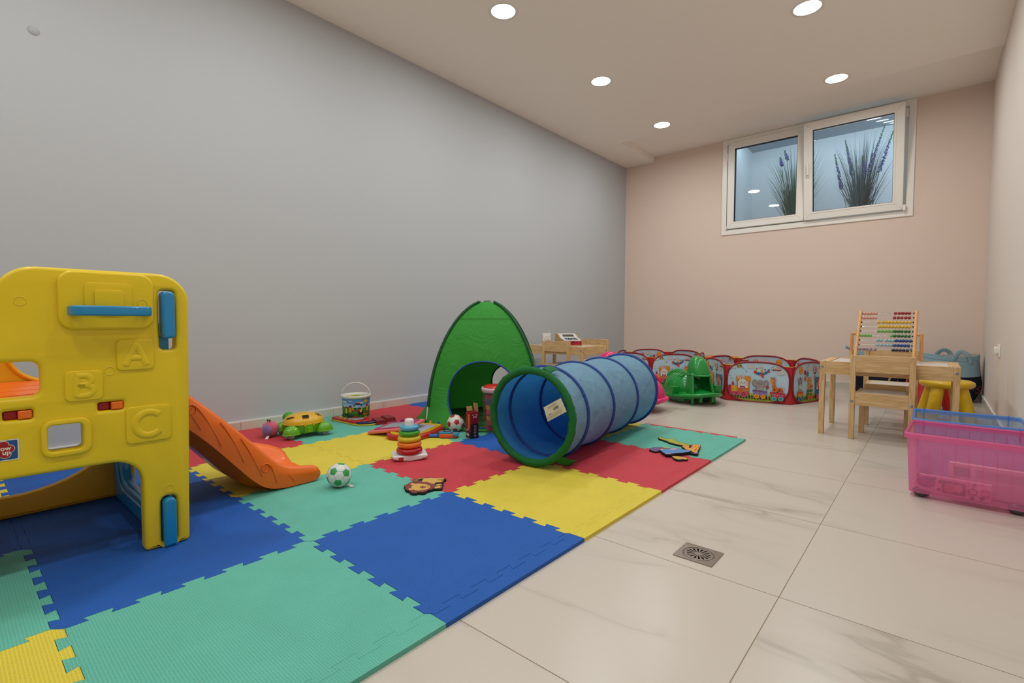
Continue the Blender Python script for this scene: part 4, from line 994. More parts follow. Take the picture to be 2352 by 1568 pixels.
# ---- pink plush
t = thing('plush_toy', 'small round pink plush toy with a purple belly by the wall', 'plush toy', (-3.057, 1.300, T), math.radians(0))
M_PK = mat('pink_plush', '#d65f7a', .9, bump=.8, bscale=160, sheen=.4); M_PU = mat('purple_plush', '#7c6396', .9, bump=.8, bscale=120, sheen=.4, var=.15, vscale=60)
mb = MB(); mb.grid(lambda u, v: (lambda d: Vector((d.x*.058, d.y*.048, .045+d.z*.045))*1+Vector((.012*max(0, d.z), 0, .008*max(0, d.z)**2)))(Vector((math.cos(2*PI*u)*math.sin(PI*v), math.sin(2*PI*u)*math.sin(PI*v), -math.cos(PI*v)))), 36, 20, 0, cu=True); b_ = mb.build('body', M_PK, t)
mb = MB(); mb.sph((.022, -.024, .045), (.040, .028, .036), 0, 28, 16); mb.build('belly', M_PU, b_)
mb = MB(); mb.sph((-.052, -.012, .062), (.012, .008, .014)); mb.sph((-.050, -.020, .048), (.010, .008, .012)); mb.build('foot', M_PK, t)
mb = MB(); mb.tube([(.015, -.018, .098), (.02, -.022, .106), (.028, -.02, .108)], .0035, 8); mb.tube([(.03, -.014, .10), (.038, -.018, .106), (.044, -.014, .104)], .0035, 8); mb.build('antenna', mat('plush_black', '#1c1418', .9), t)
mb = MB(); mb.grid(lambda u, v: Vector((.040+.022*v+.012*u, -.036-.022*v+.012*u, .016-.014*v)), 3, 4); mb.build('cloth_label', mat('cloth_tag', '#d9d2c9', .7), t, solid=.0006)

# ---- red keyboard toy, bucket on it, red bricks beside it
t = thing('toy_keyboard', 'flat red and yellow electronic toy board under the brick bucket', 'toy', (-3.05, 1.885, T), math.radians(3))
o_ = rounded([(-.19, -.085, .02), (.13, -.085, .03), (.19, -.03, .04), (.19, .06, .04), (.12, .085, .03), (-.19, .085, .02)], 5)
mb = MB(); mb.merge(slab([o_], .010, .003), 0, TR(0, 0, .0055)); mb.build('base_shell', mat('toy_yellow', '#c9a91e', .4), t)
o2 = rounded([(-.187, -.082, .02), (.09, -.082, .03), (.12, .0, .03), (.12, .082, .02), (-.187, .082, .02)], 5)
mb = MB(); mb.merge(slab([o2], .014, .004), 0, TR(0, 0, .0165)); tp_ = mb.build('top_shell', mat('toy_red', '#b81420', .35), t)
h_ = rounded([(.10, -.078, .02), (.13, -.078, .03), (.184, -.028, .035), (.184, .058, .035), (.125, .08, .02), (.10, .08, .02)], 6); hi = rounded([(.12, -.045, .015), (.15, -.02, .02), (.15, .04, .02), (.12, .05, .015)], 4)
mb = MB(); mb.merge(slab([h_, hi], .012, .004), 0, TR(0, 0, .016)); mb.build('carry_handle', mat('toy_navy', '#0d2050', .3), t)
A = Art(lambda x, y, z: Vector((x, y, .0238+z)))
A.e(-.13, -.02, .035, .022, '#d8bd2c', 24); A.p(rrect(-.08, -.045, .05, .03, .01), '#9aa3ad')
for k in range(3): A.e(-.10+.055*k, -.062, .015, .010, '#d8c637' if k < 2 else '#c7b48c', 16)
A.mb.build('buttons', A.mats, tp_)
t = thing('brick_bucket', 'white plastic bucket with a wire-arched handle and castle picture label, full of bricks', 'bucket', (-3.103, 1.918, T+.024))
MB_ = mat('bucket_white', '#dcdad2', .35)
mb = MB(); mb.lathe([(0, 0), (.086, 0), (.089, .004), (.0945, .141)], 48, caps=False); mb.lathe([(.0945, .141), (.100, .141), (.1005, .157), (.0985, .160), (.0935, .157), (.090, .141), (.085, .006), (0, .006)], 48, caps=False); bk = mb.build('tub', MB_, t)
AC0 = math.radians(-47)
def wrap(x, y, z):     # x,y in units 0..1 of the label, centred towards the camera side
    a = AC0+(x-.5)*2.9; r = .0893+.0052*y*.95+z+.0004
    return Vector((r*math.cos(a), r*math.sin(a), .008+y*.130))
A = Art(wrap)
def wstrip(x0, x1, y0, y1, col, n=24):
    for k in range(n):
        a, b = x0+(x1-x0)*k/n, x0+(x1-x0)*(k+1)/n
        A.k -= 1; A.r(a, y0, b, y1, col)
    A.k += 1
def hill(x0, x1, y0, f, col, n=30):
    A.k += 1
    for k in range(n):
        a, b = x0+(x1-x0)*k/n, x0+(x1-x0)*(k+1)/n
        A.k -= 1; A.p([(a, y0), (b, y0), (b, f(b)), (a, f(a))], col)
A.k = 1; hill(-.35, 1.35, .5, lambda x: 1.0, '#4f88c4'); hill(-.35, 1.35, .45, lambda x: .72+.06*math.sin(x*6), '#8fb0cf'); hill(-.35, 1.35, 0, lambda x: .58+.06*math.sin(x*5+1), '#2c7a1c'); hill(-.35, 1.35, 0, lambda x: .25+.05*math.sin(x*7), '#1d6410')
for cx, cy, rx in ((.10, .85, .13), (.24, .84, .12), (.02, .80, .12), (.30, .62, .10), (.72, .80, .08), (.45, .9, .05)):
    A.k += 1
    for q_ in range(12):
        t0, t1 = -1+q_/6, -1+(q_+1)/6; h0, h1 = rx*.5*math.sqrt(max(0, 1-t0*t0)), rx*.5*math.sqrt(max(0, 1-t1*t1)); A.k -= 1; A.p([(cx+rx*t0, cy-h0-.001), (cx+rx*t1, cy-h1-.001), (cx+rx*t1, cy+h1+.001), (cx+rx*t0, cy+h0+.001)], '#c3c9cf')
A.st([(.02+.02*k, .87-.002*k) for k in range(5)], .018, '#a0402e'); A.st([(.0+.02*k, .82-.0015*k) for k in range(15)], .018, '#a0402e')
A.e(.84, .88, .065, .085, '#e09a20', 14); A.e(.84, .88, .035, .05, '#d8c22c')
def brick(x, y, w_, h__, c_): A.r(x, y, x+w_, y+h__, c_)
brick(.53, .62, .2, .1, '#17130f'); brick(.57, .70, .12, .08, '#17130f'); brick(.60, .76, .07, .08, '#b8221c'); brick(.61, .83, .05, .03, '#e0c8a0')
brick(.50, .42, .25, .17, '#d8a51e'); brick(.54, .47, .06, .06, '#17130f'); brick(.64, .49, .06, .06, '#17130f'); brick(.50, .36, .1, .08, '#b81c1c'); brick(.62, .38, .1, .07, '#b81c1c')
for (x, y, h__, c2) in ((.30, .22, .30, '#d8a51e'), (.42, .30, .27, '#d8801e'), (.86, .34, .25, '#d8a51e')): brick(x, y, .06, h__, c2); brick(x, y+h__, .06, .1, '#a01818' if x != .42 else '#17130f')
for (x, y, w_, h__, c2) in ((.28, .14, .1, .1, '#17130f'), (.36, .05, .16, .1, '#17130f'), (.50, .03, .12, .07, '#a01818'), (.64, .16, .13, .2, '#3c0c10'), (.68, .30, .05, .14, '#d8b080'), (.76, .14, .14, .06, '#d8801e'), (.84, .2, .1, .06, '#a01818'), (.1, .03, .12, .08, '#3c1c14'), (.14, .10, .04, .08, '#17130f'), (.80, .02, .06, .05, '#d8a51e'), (.03, .33, .05, .05, '#b88c2a')): brick(x, y, w_, h__, c2)
A.mb.build('picture_label', A.mats, bk)
mb = MB(); hp_ = [(.102*math.cos(a)*math.cos(math.radians(43)), .102*math.cos(a)*math.sin(math.radians(43)), .150+.094*math.sin(a)) for a in [PI*k/24 for k in range(25)]]
mb.tube(hp_, .0034, 8, flatz=.7); mb.build('handle', MB_, t)
BR = [('lime green', '#8fae2a', 'middle', 0, 0), ('red', '#b8221c', 'front', -47, 1), ('yellow', '#d8a51e', 'front right', -2, 1), ('green', '#5f9a2a', 'right', 43, 1), ('orange', '#e07a1c', 'back right', 88, 1),
      ('lime green', '#8fae2a', 'back', 133, 1), ('yellow', '#d8a51e', 'back left', 178, 1), ('red', '#b8221c', 'left', 223, 1), ('lime green', '#8fae2a', 'front left', 268, 1)]
rnd = random.Random(11)
for nm, col, ps, ad_, q_ in BR:
    a = math.radians(ad_)
    mb = MB(); mb.box((0, 0, 0), (.038, .020, .014))
    for q in (-.010, .010): mb.cyl((q, 0, .006), (q, 0, .011), .005, n=8)
    o = mb.build('toy_brick', flat(col), None); o.location = (-3.103+.054*q_*math.cos(a), 1.918+.054*q_*math.sin(a), T+.024+.136+.006*(1-q_)); o.rotation_euler = (rnd.uniform(-.3, .3), rnd.uniform(-.3, .3), a+PI/2)
    tag(o, '%s toy brick at the %s of the loose bricks filling the picture-label bucket' % (nm, ps), 'toy brick', 'bricks in the bucket')
mb = MB(); mb.lathe([(0, .128), (.088, .128)], 28, caps=False); o = mb.build('toy_brick_fill', flat('#6f8a24'), None); o.location = (-3.103, 1.918, T+.024); tag(o, 'mass of small green bricks filling the picture-label bucket', 'toy bricks'); o['kind'] = 'stuff'
for k, (x, y, lb) in enumerate(((-2.90, 1.965, 'dark red hollow block right of the bucket, nearer the toy board'), (-2.925, 2.06, 'dark red hollow block right of the bucket, farther from the toy board'))):
    t = thing('toy_block', lb, 'toy block', (x, y, T), math.radians(-14), 'dark red blocks')
    mb = MB(); mb.box((0, 0, .018), (.115, .07, .022), taper=(.95, .92)); mb.box((0, 0, .004), (.125, .08, .008)); mb.build('body', mat('block_red', '#7d1018', .45), t, bevel=.002)

# ---- drawing boards
t = thing('magnetic_drawing_board', 'red and yellow magnetic drawing board behind the ring stacker', 'drawing board', (-2.447, 1.925, T), math.radians(22))
o_ = rounded([(-.10, -.20, .09), (.10, -.20, .09), (.14, -.04, .05), (.135, .12, .05), (.11, .195, .05), (-.11, .195, .05), (-.135, .12, .05), (-.14, -.04, .05)], 8)
mb = MB(); mb.merge(slab([o_], .030, .010, 3), 0, TR(0, 0, .016), sm=True); mb.build('frame', mat('board_red', '#b3101a', .3, coat=.3), t, auto=50)
o2 = rounded([(-.085, -.175, .06), (.085, -.175, .06), (.112, -.04, .04), (.105, .165, .03), (-.105, .165, .03), (-.112, -.04, .04)], 8)
mb = MB(); mb.merge(slab([o2, rrect(-.088, -.10, .080, .135, .006)], .008, .002, 2), 0, TR(0, 0, .032)); yf = mb.build('bezel', mat('board_yellow', '#d9a916', .35), t)
A = Art(lambda x, y, z: Vector((x, y, .0362+z)))
for k in range(18): A.r(.090, -.09+.0118*k, .098 if k % 2 else .101, -.086+.0118*k, '#6b4a12')
A.p([(-.05, -.125), (-.025, -.125), (-.0375, -.105)], '#1c3c9c'); A.mb.build('ruler_print', A.mats, yf)
mb = MB(); mb.box((-.004, .0175, .031), (.172, .238, .004)); mb.build('screen', mat('board_screen', '#a8aec6', .3), t)
for k, (x, col) in enumerate(((-.05, '#5f9a1c'), (.01, '#e0961c'), (.07, '#1c3c9c'))):
    mb = MB(); mb.lathe([(.009, 0), (.009, .006), (.005, .010), (.007, .018), (0, .022)], 14, c=(x, .178, .03)); mb.build('stamp', mat('stamp_%d' % k, col, .35), t)
t = thing('stylus', 'short blue stylus lying at the corner of the red drawing board', 'stylus', (-2.292, 1.93, T), math.radians(45))
mb = MB(); mb.cyl((-.05, 0, .012), (.03, 0, .012), .010, .011, 14); mb.cyl((.03, 0, .012), (.055, .003, .013), .011, .006, 12); mb.sph((.058, .004, .014), .011, 0, 12, 8); mb.build('barrel', mat('stylus_blue', '#1c5cb0', .3, coat=.3), t)
t = thing('pink_drawing_board', 'pink drawing board leaning on the edge of the red and yellow one', 'drawing board', (-2.555, 1.868, T+.042), math.radians(18))
t.rotation_euler = (math.radians(4), math.radians(-9), math.radians(18))
o_ = rounded([(-.145, -.125, .02), (.145, -.11, .03), (.14, .125, .03), (-.13, .12, .03)], 6)
mb = MB(); mb.merge(slab([o_], .018, .006, 2), 0, TR(0, 0, .0)); mb.build('frame', mat('board_pink', '#e0706a', .4), t)
o2 = rounded([(-.12, -.095, .02), (.12, -.085, .03), (.115, .105, .03), (-.105, .10, .03)], 6); o3 = rounded([(-.10, -.075, .02), (.08, -.07, .03), (.075, .07, .02), (-.09, .07, .03)], 6)
mb = MB(); mb.merge(slab([o2, o3], .006, .002, 2), 0, TR(0, 0, .0105)); mb.build('bezel', mat('board_magenta', '#a81c68', .4), t)
mb = MB(); mb.prism(o3, .008, .0102); mb.build('screen', mat('board_screen_grey', '#8f9a96', .3), t)
mb = MB(); mb.box((.0, .09, .018), (.07, .012, .010)); mb.build('eraser_slider', mat('board_magenta', '#a81c68', .4), t, bevel=.003)

# ---- toy camera
t = thing('toy_camera', 'small orange and blue toy camera between drawing board and red card box', 'toy', (-2.226, 2.0, T), math.radians(38))
o_ = rounded([(-.055, -.032, .02), (.03, -.034, .02), (.062, -.018, .018), (.062, .020, .018), (.03, .034, .02), (-.055, .032, .02)], 6)
mb = MB(); mb.merge(slab([o_], .026, .007, 3), 0, TR(0, 0, .0135), sm=True); mb.build('body', mat('toycam_orange', '#dd5216', .35), t, auto=50)
mb = MB(); mb.merge(slab([rounded([(-.057, -.028, .018), (.028, -.028, .018), (.028, .028, .018), (-.057, .028, .018)], 6)], .014, .004, 2), 0, TR(0, 0, .031), sm=True); mb.box((.048, -.004, .022), (.032, .058, .012)); tp_ = mb.build('top_shell', mat('toycam_blue', '#2a86ac', .35), t, auto=50)
mb = MB(); mb.box((-.005, 0, .0395), (.046, .034, .003)); mb.build('screen_surround', mat('toycam_black', '#0e0e14', .3), tp_, bevel=.002)
mb = MB(); mb.box((-.005, 0, .0415), (.026, .018, .001)); mb.build('screen', mat('toycam_screen', '#8c8a86', .3), tp_)
mb = MB(); mb.cyl((-.045, -.012, .037), (-.045, -.012, .043), .006, n=12); mb.cyl((-.04, .012, .037), (-.04, .012, .042), .005, n=12); mb.build('button', mat('toycam_orange', '#dd5216', .35), tp_)

# ---- red card box standing open
t = thing('card_box', 'tall narrow red card box standing open in front of the tent doorway', 'box', (-2.116, 2.095, T), math.radians(-14))
M_CARD = mat('raw_card', '#a8835a', .8)
mb = MB(); a_ = .0275; H_ = .158
for (cx, cy, sx, sy) in ((a_, 0, .0012, .055), (-a_, 0, .0012, .055), (0, a_, .055, .0012), (0, -a_, .055, .0012)): mb.box((cx, cy, H_/2), (sx, sy, H_))
mb.box((0, 0, .001), (.055, .055, .002)); mb.box((0, 0, H_*.8), (.052, .052, .002), 1)
mb.build('carton', [mat('card_red', '#8c0f1c', .45), M_CARD], t)
A = Art(lambda x, y, z: Vector((.0284+z, x, y)))        # right face, mostly black
A.r(-.0272, .0, .0272, .088, '#16080c'); A.t('CE', .012, .142, .014, '#c9a8b0', .0003); A.e(-.012, .142, .0045, .0045, '#c9a8b0'); A.r(-.011, .124, .014, .133, '#c9b8bc', .002); A.r(-.007, .127, .010, .130, '#5c1020')
for k in range(5): A.r(-.016+.002*(k % 2), .096+.0045*k, .018, .0975+.0045*k, '#6a2a36')
for k in range(4):
    for j in range(3): A.r(-.008+.001*j, .012+.0185*k+.0045*j, .012-.001*((j+k) % 3), .0148+.0185*k+.0045*j, '#8a7f80')
A.mb.build('side_print', A.mats, t)
A = Art(lambda x, y, z: Vector((x, -.0284-z, y)))       # left face: a column of illegible orange lettering
A.r(-.0272, 0, .0272, .04, '#3a0a12'); A.p([(-.004, .050), (.020, .066), (.022, .150), (-.006, .142)], '#a8381c')
for k in range(5): A.r(-.001+.001*k, .066+.0165*k, .016+.0008*k, .078+.0165*k, '#d9862a', .002); A.r(.004+.001*k, .070+.0165*k, .011, .073+.0165*k, '#8c2a14')
A.p([(-.016, .040), (.012, .058), (.014, .064), (-.014, .048)], '#c9bfa8')
for x in (-.012, -.002, .009): A.e(x, .022, .0055, .008, '#c9c2bc', 8)
A.r(-.014, .007, .014, .009, '#9a8a86'); A.r(-.012, .034, .012, .0355, '#9a8a86')
A.mb.build('front_print', A.mats, t)
for (M_, sx, sy, m_) in ((TR(0, a_, H_) @ ROT(.1, 'X'), .052, .050, 1), (TR(-a_, 0, H_) @ ROT(-.35, 'Y') @ ROT(PI/2), .040, .030, 1), (TR(a_, .0, H_) @ ROT(.9+3.9, 'Y') @ ROT(PI/2), .05, .02, 0)):
    mb = MB(); mb.box((0, 0, sy/2), (sx, .0012, sy), m_, M_); mb.build('flap', [mat('card_red', '#8c0f1c', .45), M_CARD], t)

# ---- tub of blocks with red lid
t = thing('block_tub', 'clear plastic tub of coloured blocks with a red lid, beside the tunnel mouth', 'tub', (-2.120, 2.320, T))
M_CLR = mat('clear_tub', '#e0c4c8', .12, alpha=.07); 
mb = MB(); mb.lathe([(0, 0), (.074, 0), (.078, .004), (.090, .262), (.0885, .262), (.076, .006), (0, .004)], 48, caps=False); tb_ = mb.build('tub_wall', M_CLR, t)
mb = MB(); mb.lathe([(.090, .254), (.097, .256), (.100, .278), (.096, .284), (.087, .284), (.087, .266)], 48, caps=False); mb.build('rim', mat('tub_rim', '#c9aeb6', .35), t)
mb = MB(); mb.lathe([(.0, .300), (.05, .300), (.078, .296), (.086, .286), (.087, .278)], 48, caps=False); mb.build('lid', mat('lid_red', '#c8141c', .3, coat=.4), t)
rnd = random.Random(5)
cn = {'#c8202c': 'red', '#d8901a': 'yellow', '#1c3478': 'dark blue', '#2c7a3a': 'green'}
ly_n = ['lowest layer', 'second layer from the bottom', 'third layer from the bottom', 'fourth layer from the bottom', 'fifth layer from the bottom', 'sixth layer from the bottom', 'top layer']
cs = [['#c8202c', '#d8901a', '#c8202c'], ['#c8202c', '#2c7a3a', '#c8202c'], ['#d8901a', '#c8202c', '#1c3478'], ['#c8202c', '#c8202c', '#d8901a'], ['#d8901a', '#d8901a', '#c8202c'], ['#1c3478', '#1c3478', '#c8202c'], ['#c8202c', '#d8901a', '#d8901a']]
for layer in range(7):
    for j, (ad_, sd) in enumerate(((-118, 'left'), (-48, 'middle'), (22, 'right'))):
        a = math.radians(ad_+(8 if layer % 2 else -8)); rr_ = .046+.001*layer; col = cs[layer][j]
        mb = MB(); mb.box((0, 0, 0), (.040, .036, .027)); mb.cyl((0, 0, .013), (0, 0, .019), .009, n=12)
        o = mb.build('plastic_block', mat('block_'+col[1:], col, .4), None, bevel=.002)
        o.location = (-2.120+rr_*math.cos(a), 2.320+rr_*math.sin(a), T+.022+.034*layer); o.rotation_euler = (rnd.uniform(-.12, .12), rnd.uniform(-.12, .12), a+rnd.uniform(-.3, .3))
        tag(o, '%s block at the %s of the %s of the tub' % (cn[col], sd, ly_n[layer]), 'toy block', 'blocks in the tub')
A = Art(lambda x, y, z: Vector(((.0785+.01*y/.24+.0006+z)*math.cos(math.radians(-138)+x), (.0785+.01*y/.24+.0006+z)*math.sin(math.radians(-138)+x), .01+y)))
for k in range(6): A.k = 0; A.r(-.5+.14*k, .055, -.36+.14*k, .225, '#9c1420')
A.k = 1
for (x, y, rx, ry, c_) in ((.05, .19, .1, .012, '#d8c22c'), (-.05, .165, .12, .014, '#3f8a3a'), (.08, .14, .1, .016, '#c9b8b8'), (.05, .115, .12, .014, '#aeb4bc'), (.12, .085, .14, .02, '#b8b01c'), (-.1, .07, .08, .008, '#d8d0c8')): A.e(x, y, rx, ry, c_)
A.mb.build('paper_label', A.mats, tb_)
# ================================================================ WOODEN TABLES AND CHAIRS
PX_, PY_, PZ_ = pine('pine_x', 'X'), pine('pine_y', 'Y'), pine('pine_z', 'Z')
M_SCR = mat('zinc_screw', '#8f9aa3', .3, metal=.9); M_TOPW = mat('white_fibre_board', '#d6ccc4', .35)
def legs(t, pts, s, h, name='leg'):
    for x, y in pts:
        mb = MB(); mb.box((x, y, h/2), (s, s, h)); mb.build(name, PZ_, t, bevel=.002)
def screw(t, p, ax_):
    M = TR(*p) @ (ROT(PI/2, 'X') if ax_ == 'Y' else ROT(PI/2, 'Y'))
    mb = MB(); mb.lathe([(0, -.001), (.0075, -.001), (.0075, .0015), (.003, .002), (.003, .0005), (0, .0005)], 14, M=M, caps=False); mb.build('screw', M_SCR, t)
def play_table(label, x0, y0, w_, d_, h=.469):
    t = thing('play_table', label, 'table', (x0, y0, 0), 0, 'low wooden play tables'); s = .030
    legs(t, [(s/2, s/2), (w_-s/2, s/2), (s/2, d_-s/2), (w_-s/2, d_-s/2)], s, h)
    for yy in (.011, d_-.011): mb = MB(); mb.box((w_/2, yy, h-.041), (w_-2*s, .018, .082)); mb.build('apron', PX_, t, bevel=.0015)
    for xx in (.011, w_-.011): mb = MB(); mb.box((xx, d_/2, h-.041), (.018, d_-2*s, .082)); mb.build('apron', PY_, t, bevel=.0015)
    mb = MB(); mb.box((w_/2, d_/2, h-.008), (w_-.04, d_-.04, .006)); mb.build('tabletop', M_TOPW, t)
    for xx in (.035, w_-.035): mb = MB(); mb.box((xx, d_/2, h-.004), (.03, d_-.02, .008)); mb.build('end_batten', PY_, t)
    for xx in (s/2, w_-s/2): screw(t, (xx, -.0005, h-.036), 'Y')
    for yy in (s/2, d_-s/2): screw(t, (w_+.0005, yy, h-.05), 'X')
    return t
def play_chair(label, x0, y0, face, w_=.315, d_=.285, h=.517):
    """face=1: back at y0, seat towards +y;  face=-1: back at y0+d, seat towards -y"""
    t = thing('play_chair', label, 'chair', (x0+w_/2, y0, 0), 0 if face == 1 else PI, 'small wooden play chairs'); s = .029; X = w_/2
    legs(t, [(-X+s/2, s/2), (X-s/2, s/2)], s, h, 'back_post')
    legs(t, [(-X+s/2+.028, d_-s/2), (X-s/2-.028, d_-s/2)], s, .285)
    mb = MB(); mb.box((0, .011, h-.051), (w_-2*s, .018, .102)); mb.build('backrest', PX_, t, bevel=.0015)
    for yy in (.011, d_-.011): mb = MB(); mb.box((0, yy, .250), (w_-2*s, .018, .078)); mb.build('seat_rail', PX_, t, bevel=.0015)
    for sx in (-1, 1): mb = MB(); mb.box((sx*(X-s-.009), d_/2+.01, .250), (.018, d_-s-.01, .078)); mb.build('seat_rail', PY_, t, bevel=.0015)
    mb = MB(); mb.box((0, d_/2, .284), (w_-2*s-.02, d_-.03, .006)); mb.build('seat', M_TOPW, t)
    for sx in (-1, 1): screw(t, (sx*(X-s/2), -.0005, .235), 'Y')
    return t
play_table('low pine play table with a white top standing near the storage bags, abacus on it', -.563, 3.70, .674, .46)
play_table('low pine play table by the grey wall carrying the toy cash register', -3.20, 3.978, .66, .465)
play_chair('small pine chair nearest the camera, tucked under the abacus table', -.395, 3.645, 1)
play_chair('small pine chair at the far side of the abacus table', -.400, 4.51, -1)
play_chair('small pine chair on the near side of the cash register table', -3.000, 3.952, 1, .325)
play_chair('small pine chair at the far side of the cash register table', -3.015, 4.76, -1)

# ---- toy cash register
t = thing('toy_cash_register', 'wooden toy cash register with white keypad and red drawer on the far play table', 'toy', (-2.865, 4.225, .466), math.radians(57))
pr_ = [(-.12, 0), (.12, 0), (.12, .060), (.02, .078), (-.045, .118), (-.12, .118)]
# profile runs along local Y (front = -Y is towards the camera side), extruded across X
Mreg = frame((0, 0, 0), (0, -1, 0), (0, 0, 1), (1, 0, 0))
for sx in (-.098, .098):
    mb = MB(); mb.prism(pr_, sx-.005, sx+.005, 0, Mreg); mb.build('side_panel', pine('pine_reg', 'Y', '#c9a268', '#b58a4c'), t, bevel=.001)
mb = MB(); inner = [(-.115, .004), (.112, .004), (.112, .060), (.02, .080), (-.045, .120), (-.115, .120)]; mb.prism(inner, -.093, .093, 0, Mreg); mb.build('casing', mat('register_white', '#d8d2cc', .4), t, bevel=.002)
mb = MB(); mb.box((0, -.117, .028), (.182, .012, .040)); dr = mb.build('drawer', mat('register_red', '#a51226', .35), t, bevel=.002)
mb = MB(); mb.box((0, -.1245, .040), (.03, .004, .010)); mb.build('drawer_pull', mat('register_black', '#15120f', .5), dr)
mb = MB(); mb.box((0, -.118, .004), (.19, .014, .008)); mb.build('front_sill', pine('pine_reg', 'Y', '#c9a268', '#b58a4c'), t)
sl = Vector((0, -(.02+.045), -(.118-.078))); e1 = Vector((1, 0, 0)); e2 = -sl.normalized(); nn = e1.cross(e2)
Ms = frame((0, .0125, .100), e1, e2, nn)
mb = MB(); mb.box((0, 0, .003), (.12, .034, .002), 0, Ms); mb.build('display', mat('register_display', '#4a4038', .3), t)
e2b = Vector((0, .10, .018)).normalized(); Mk = frame((0, -.07, .070), e1, e2b, e1.cross(e2b))
for i in range(4):
    for j in range(6):
        mb = MB(); mb.box((-.06+.022*j, -.028+.018*i, .002), (.014, .011, .006), 0, Mk); mb.build('key', mat('key_dark', '#3a4046', .5) if (i+j) % 3 else mat('key_blue', '#8aa6bd', .5), t)

# ---- abacus
t = thing('bead_abacus', 'wooden bead abacus with coloured rows of beads on the near play table', 'abacus', (-.245, 3.95, .466))
M_AB = mat('abacus_wood', '#d6a068', .4, var=.08, vscale=40); def_z = 0
lean0, lean1 = Vector((0, -.055, .006)), Vector((0, .20, .325))
XLp, XRp = -.153, .145
def ap(x, q): return Vector((x, 0, 0))+lean0.lerp(lean1, q)
for x in (XLp, XRp):
    mb = MB(); mb.tube([ap(x, 0), ap(x, .02), ap(x, .98), ap(x, 1)], [.0095, .0105, .0105, .009], 16); mb.build('side_post', M_AB, t)
    sg = -1 if x < 0 else 1
    mb = MB(); a_, b_ = Vector((x+sg*.036, .085, .006)), Vector((x+sg*.030, .065, .180)); mb.tube([a_, b_], .0095, 16); mb.build('stand_leg', M_AB, t)
    mb = MB(); pv = ap(x+sg*.018, .53); mb.sph(pv, .0105, 0, 14, 10); mb.cyl(ap(x, .53), Vector((b_.x, b_.y, b_.z-.008)), .003, n=8); mb.build('pivot_bead', M_AB, t)
CR = [[('#d29a86', [305, 390, 470, 555, 640]), ('#9c1016', [1170, 1268, 1360, 1450, 1540])], [('#d29a86', [297, 380, 460, 543, 630]), ('#9c1016', [1150, 1250, 1347, 1450, 1545])],
      [('#dcae1c', [722, 828, 916, 1003, 1093, 1183, 1272, 1378, 1470, 1570])], [('#dcae1c', [745, 830, 918, 1008, 1098, 1190, 1288, 1378, 1470, 1560])],
      [('#6fae55', [738, 833, 920, 1012, 1098]), ('#0f6a1c', [1188, 1278, 1368, 1465, 1557])], [('#6fae55', [268, 350, 440, 523, 1100]), ('#0f6a1c', [1190, 1285, 1378, 1470, 1565])],
      [('#93aeb4', [735, 825, 968, 1058, 1143]), ('#0f3f8c', [1235, 1325, 1413, 1503, 1600])], [('#93aeb4', [730, 833, 925, 1015, 1105]), ('#0f3f8c', [1192, 1285, 1375, 1467, 1560])],
      [('#8d6a86', [250, 350, 445, 560, 680]), ('#1c0f26', [1165, 1255, 1350, 1445, 1540])]]
bead0 = {}
for i, row in enumerate(CR):
    q = .955-.0925*i; xl, xr = 245-52*i/8, 1675-10*i/8
    mb = MB(); mb.cyl(ap(XLp, q), ap(XRp, q), .0013, n=6); 
    mb.cyl(ap(XLp+.010, q), ap(XLp+.0165, q), .0048, n=10, mi=1); mb.cyl(ap(XRp-.0165, q), ap(XRp-.010, q), .0048, n=10, mi=1)
    mb.build('rod', [mat('rod_steel', '#b9bdb8', .25, metal=.8), mat('rubber_black', '#120f10', .7)], t)
    for col, xs in row:
        for x in xs:
            u = (x-xl)/(xr-xl); P = ap(XLp+.010+(XRp-XLp-.020)*u, q)
            if col not in bead0:
                b = MB(); b.lathe([(.0035, -.0086), (.0075, -.0075), (.0103, -.003), (.0103, .003), (.0075, .0075), (.0035, .0086)], 18, M=ROT(PI/2, 'Y')); bead0[col] = b.build('bead', mat('bead_'+col[1:], col, .25, coat=.5), t); bead0[col].location = P
            else:
                c_ = bead0[col].copy(); link(c_, t); c_.location = P

# ---- stools
def stool(loc, rz, col, label, name):
    t = thing('toy_stool', label, 'stool', (loc[0], loc[1], 0), rz, 'round plastic stools')
    m_ = mat(name, col, .38, coat=.15)
    mb = MB(); mb.lathe([(0, .248), (.11, .248), (.138, .251), (.153, .262), (.158, .277), (.153, .291), (.135, .301), (0, .304)], 56, caps=False); mb.build('seat', m_, t)
    for k in range(4):
        a = PI/4+k*PI/2
        mb = MB(); c0, c1 = Vector((.088*math.cos(a), .088*math.sin(a), .258)), Vector((.158*math.cos(a), .158*math.sin(a), .003))
        pts = [c0.lerp(c1, v/8) for v in range(9)]; mb.tube(pts, [.050, .052, .053, .053, .053, .053, .052, .050, .047], 18, flatz=.72); mb.build('leg', m_, t)
stool((.068, 4.76), .25, '#dfb50e', 'yellow round plastic stool with thick legs beside the abacus table', 'stool_yellow')
stool((-.045, 5.22), .5, '#b80f16', 'red round plastic stool mostly hidden behind the yellow stool', 'stool_red')

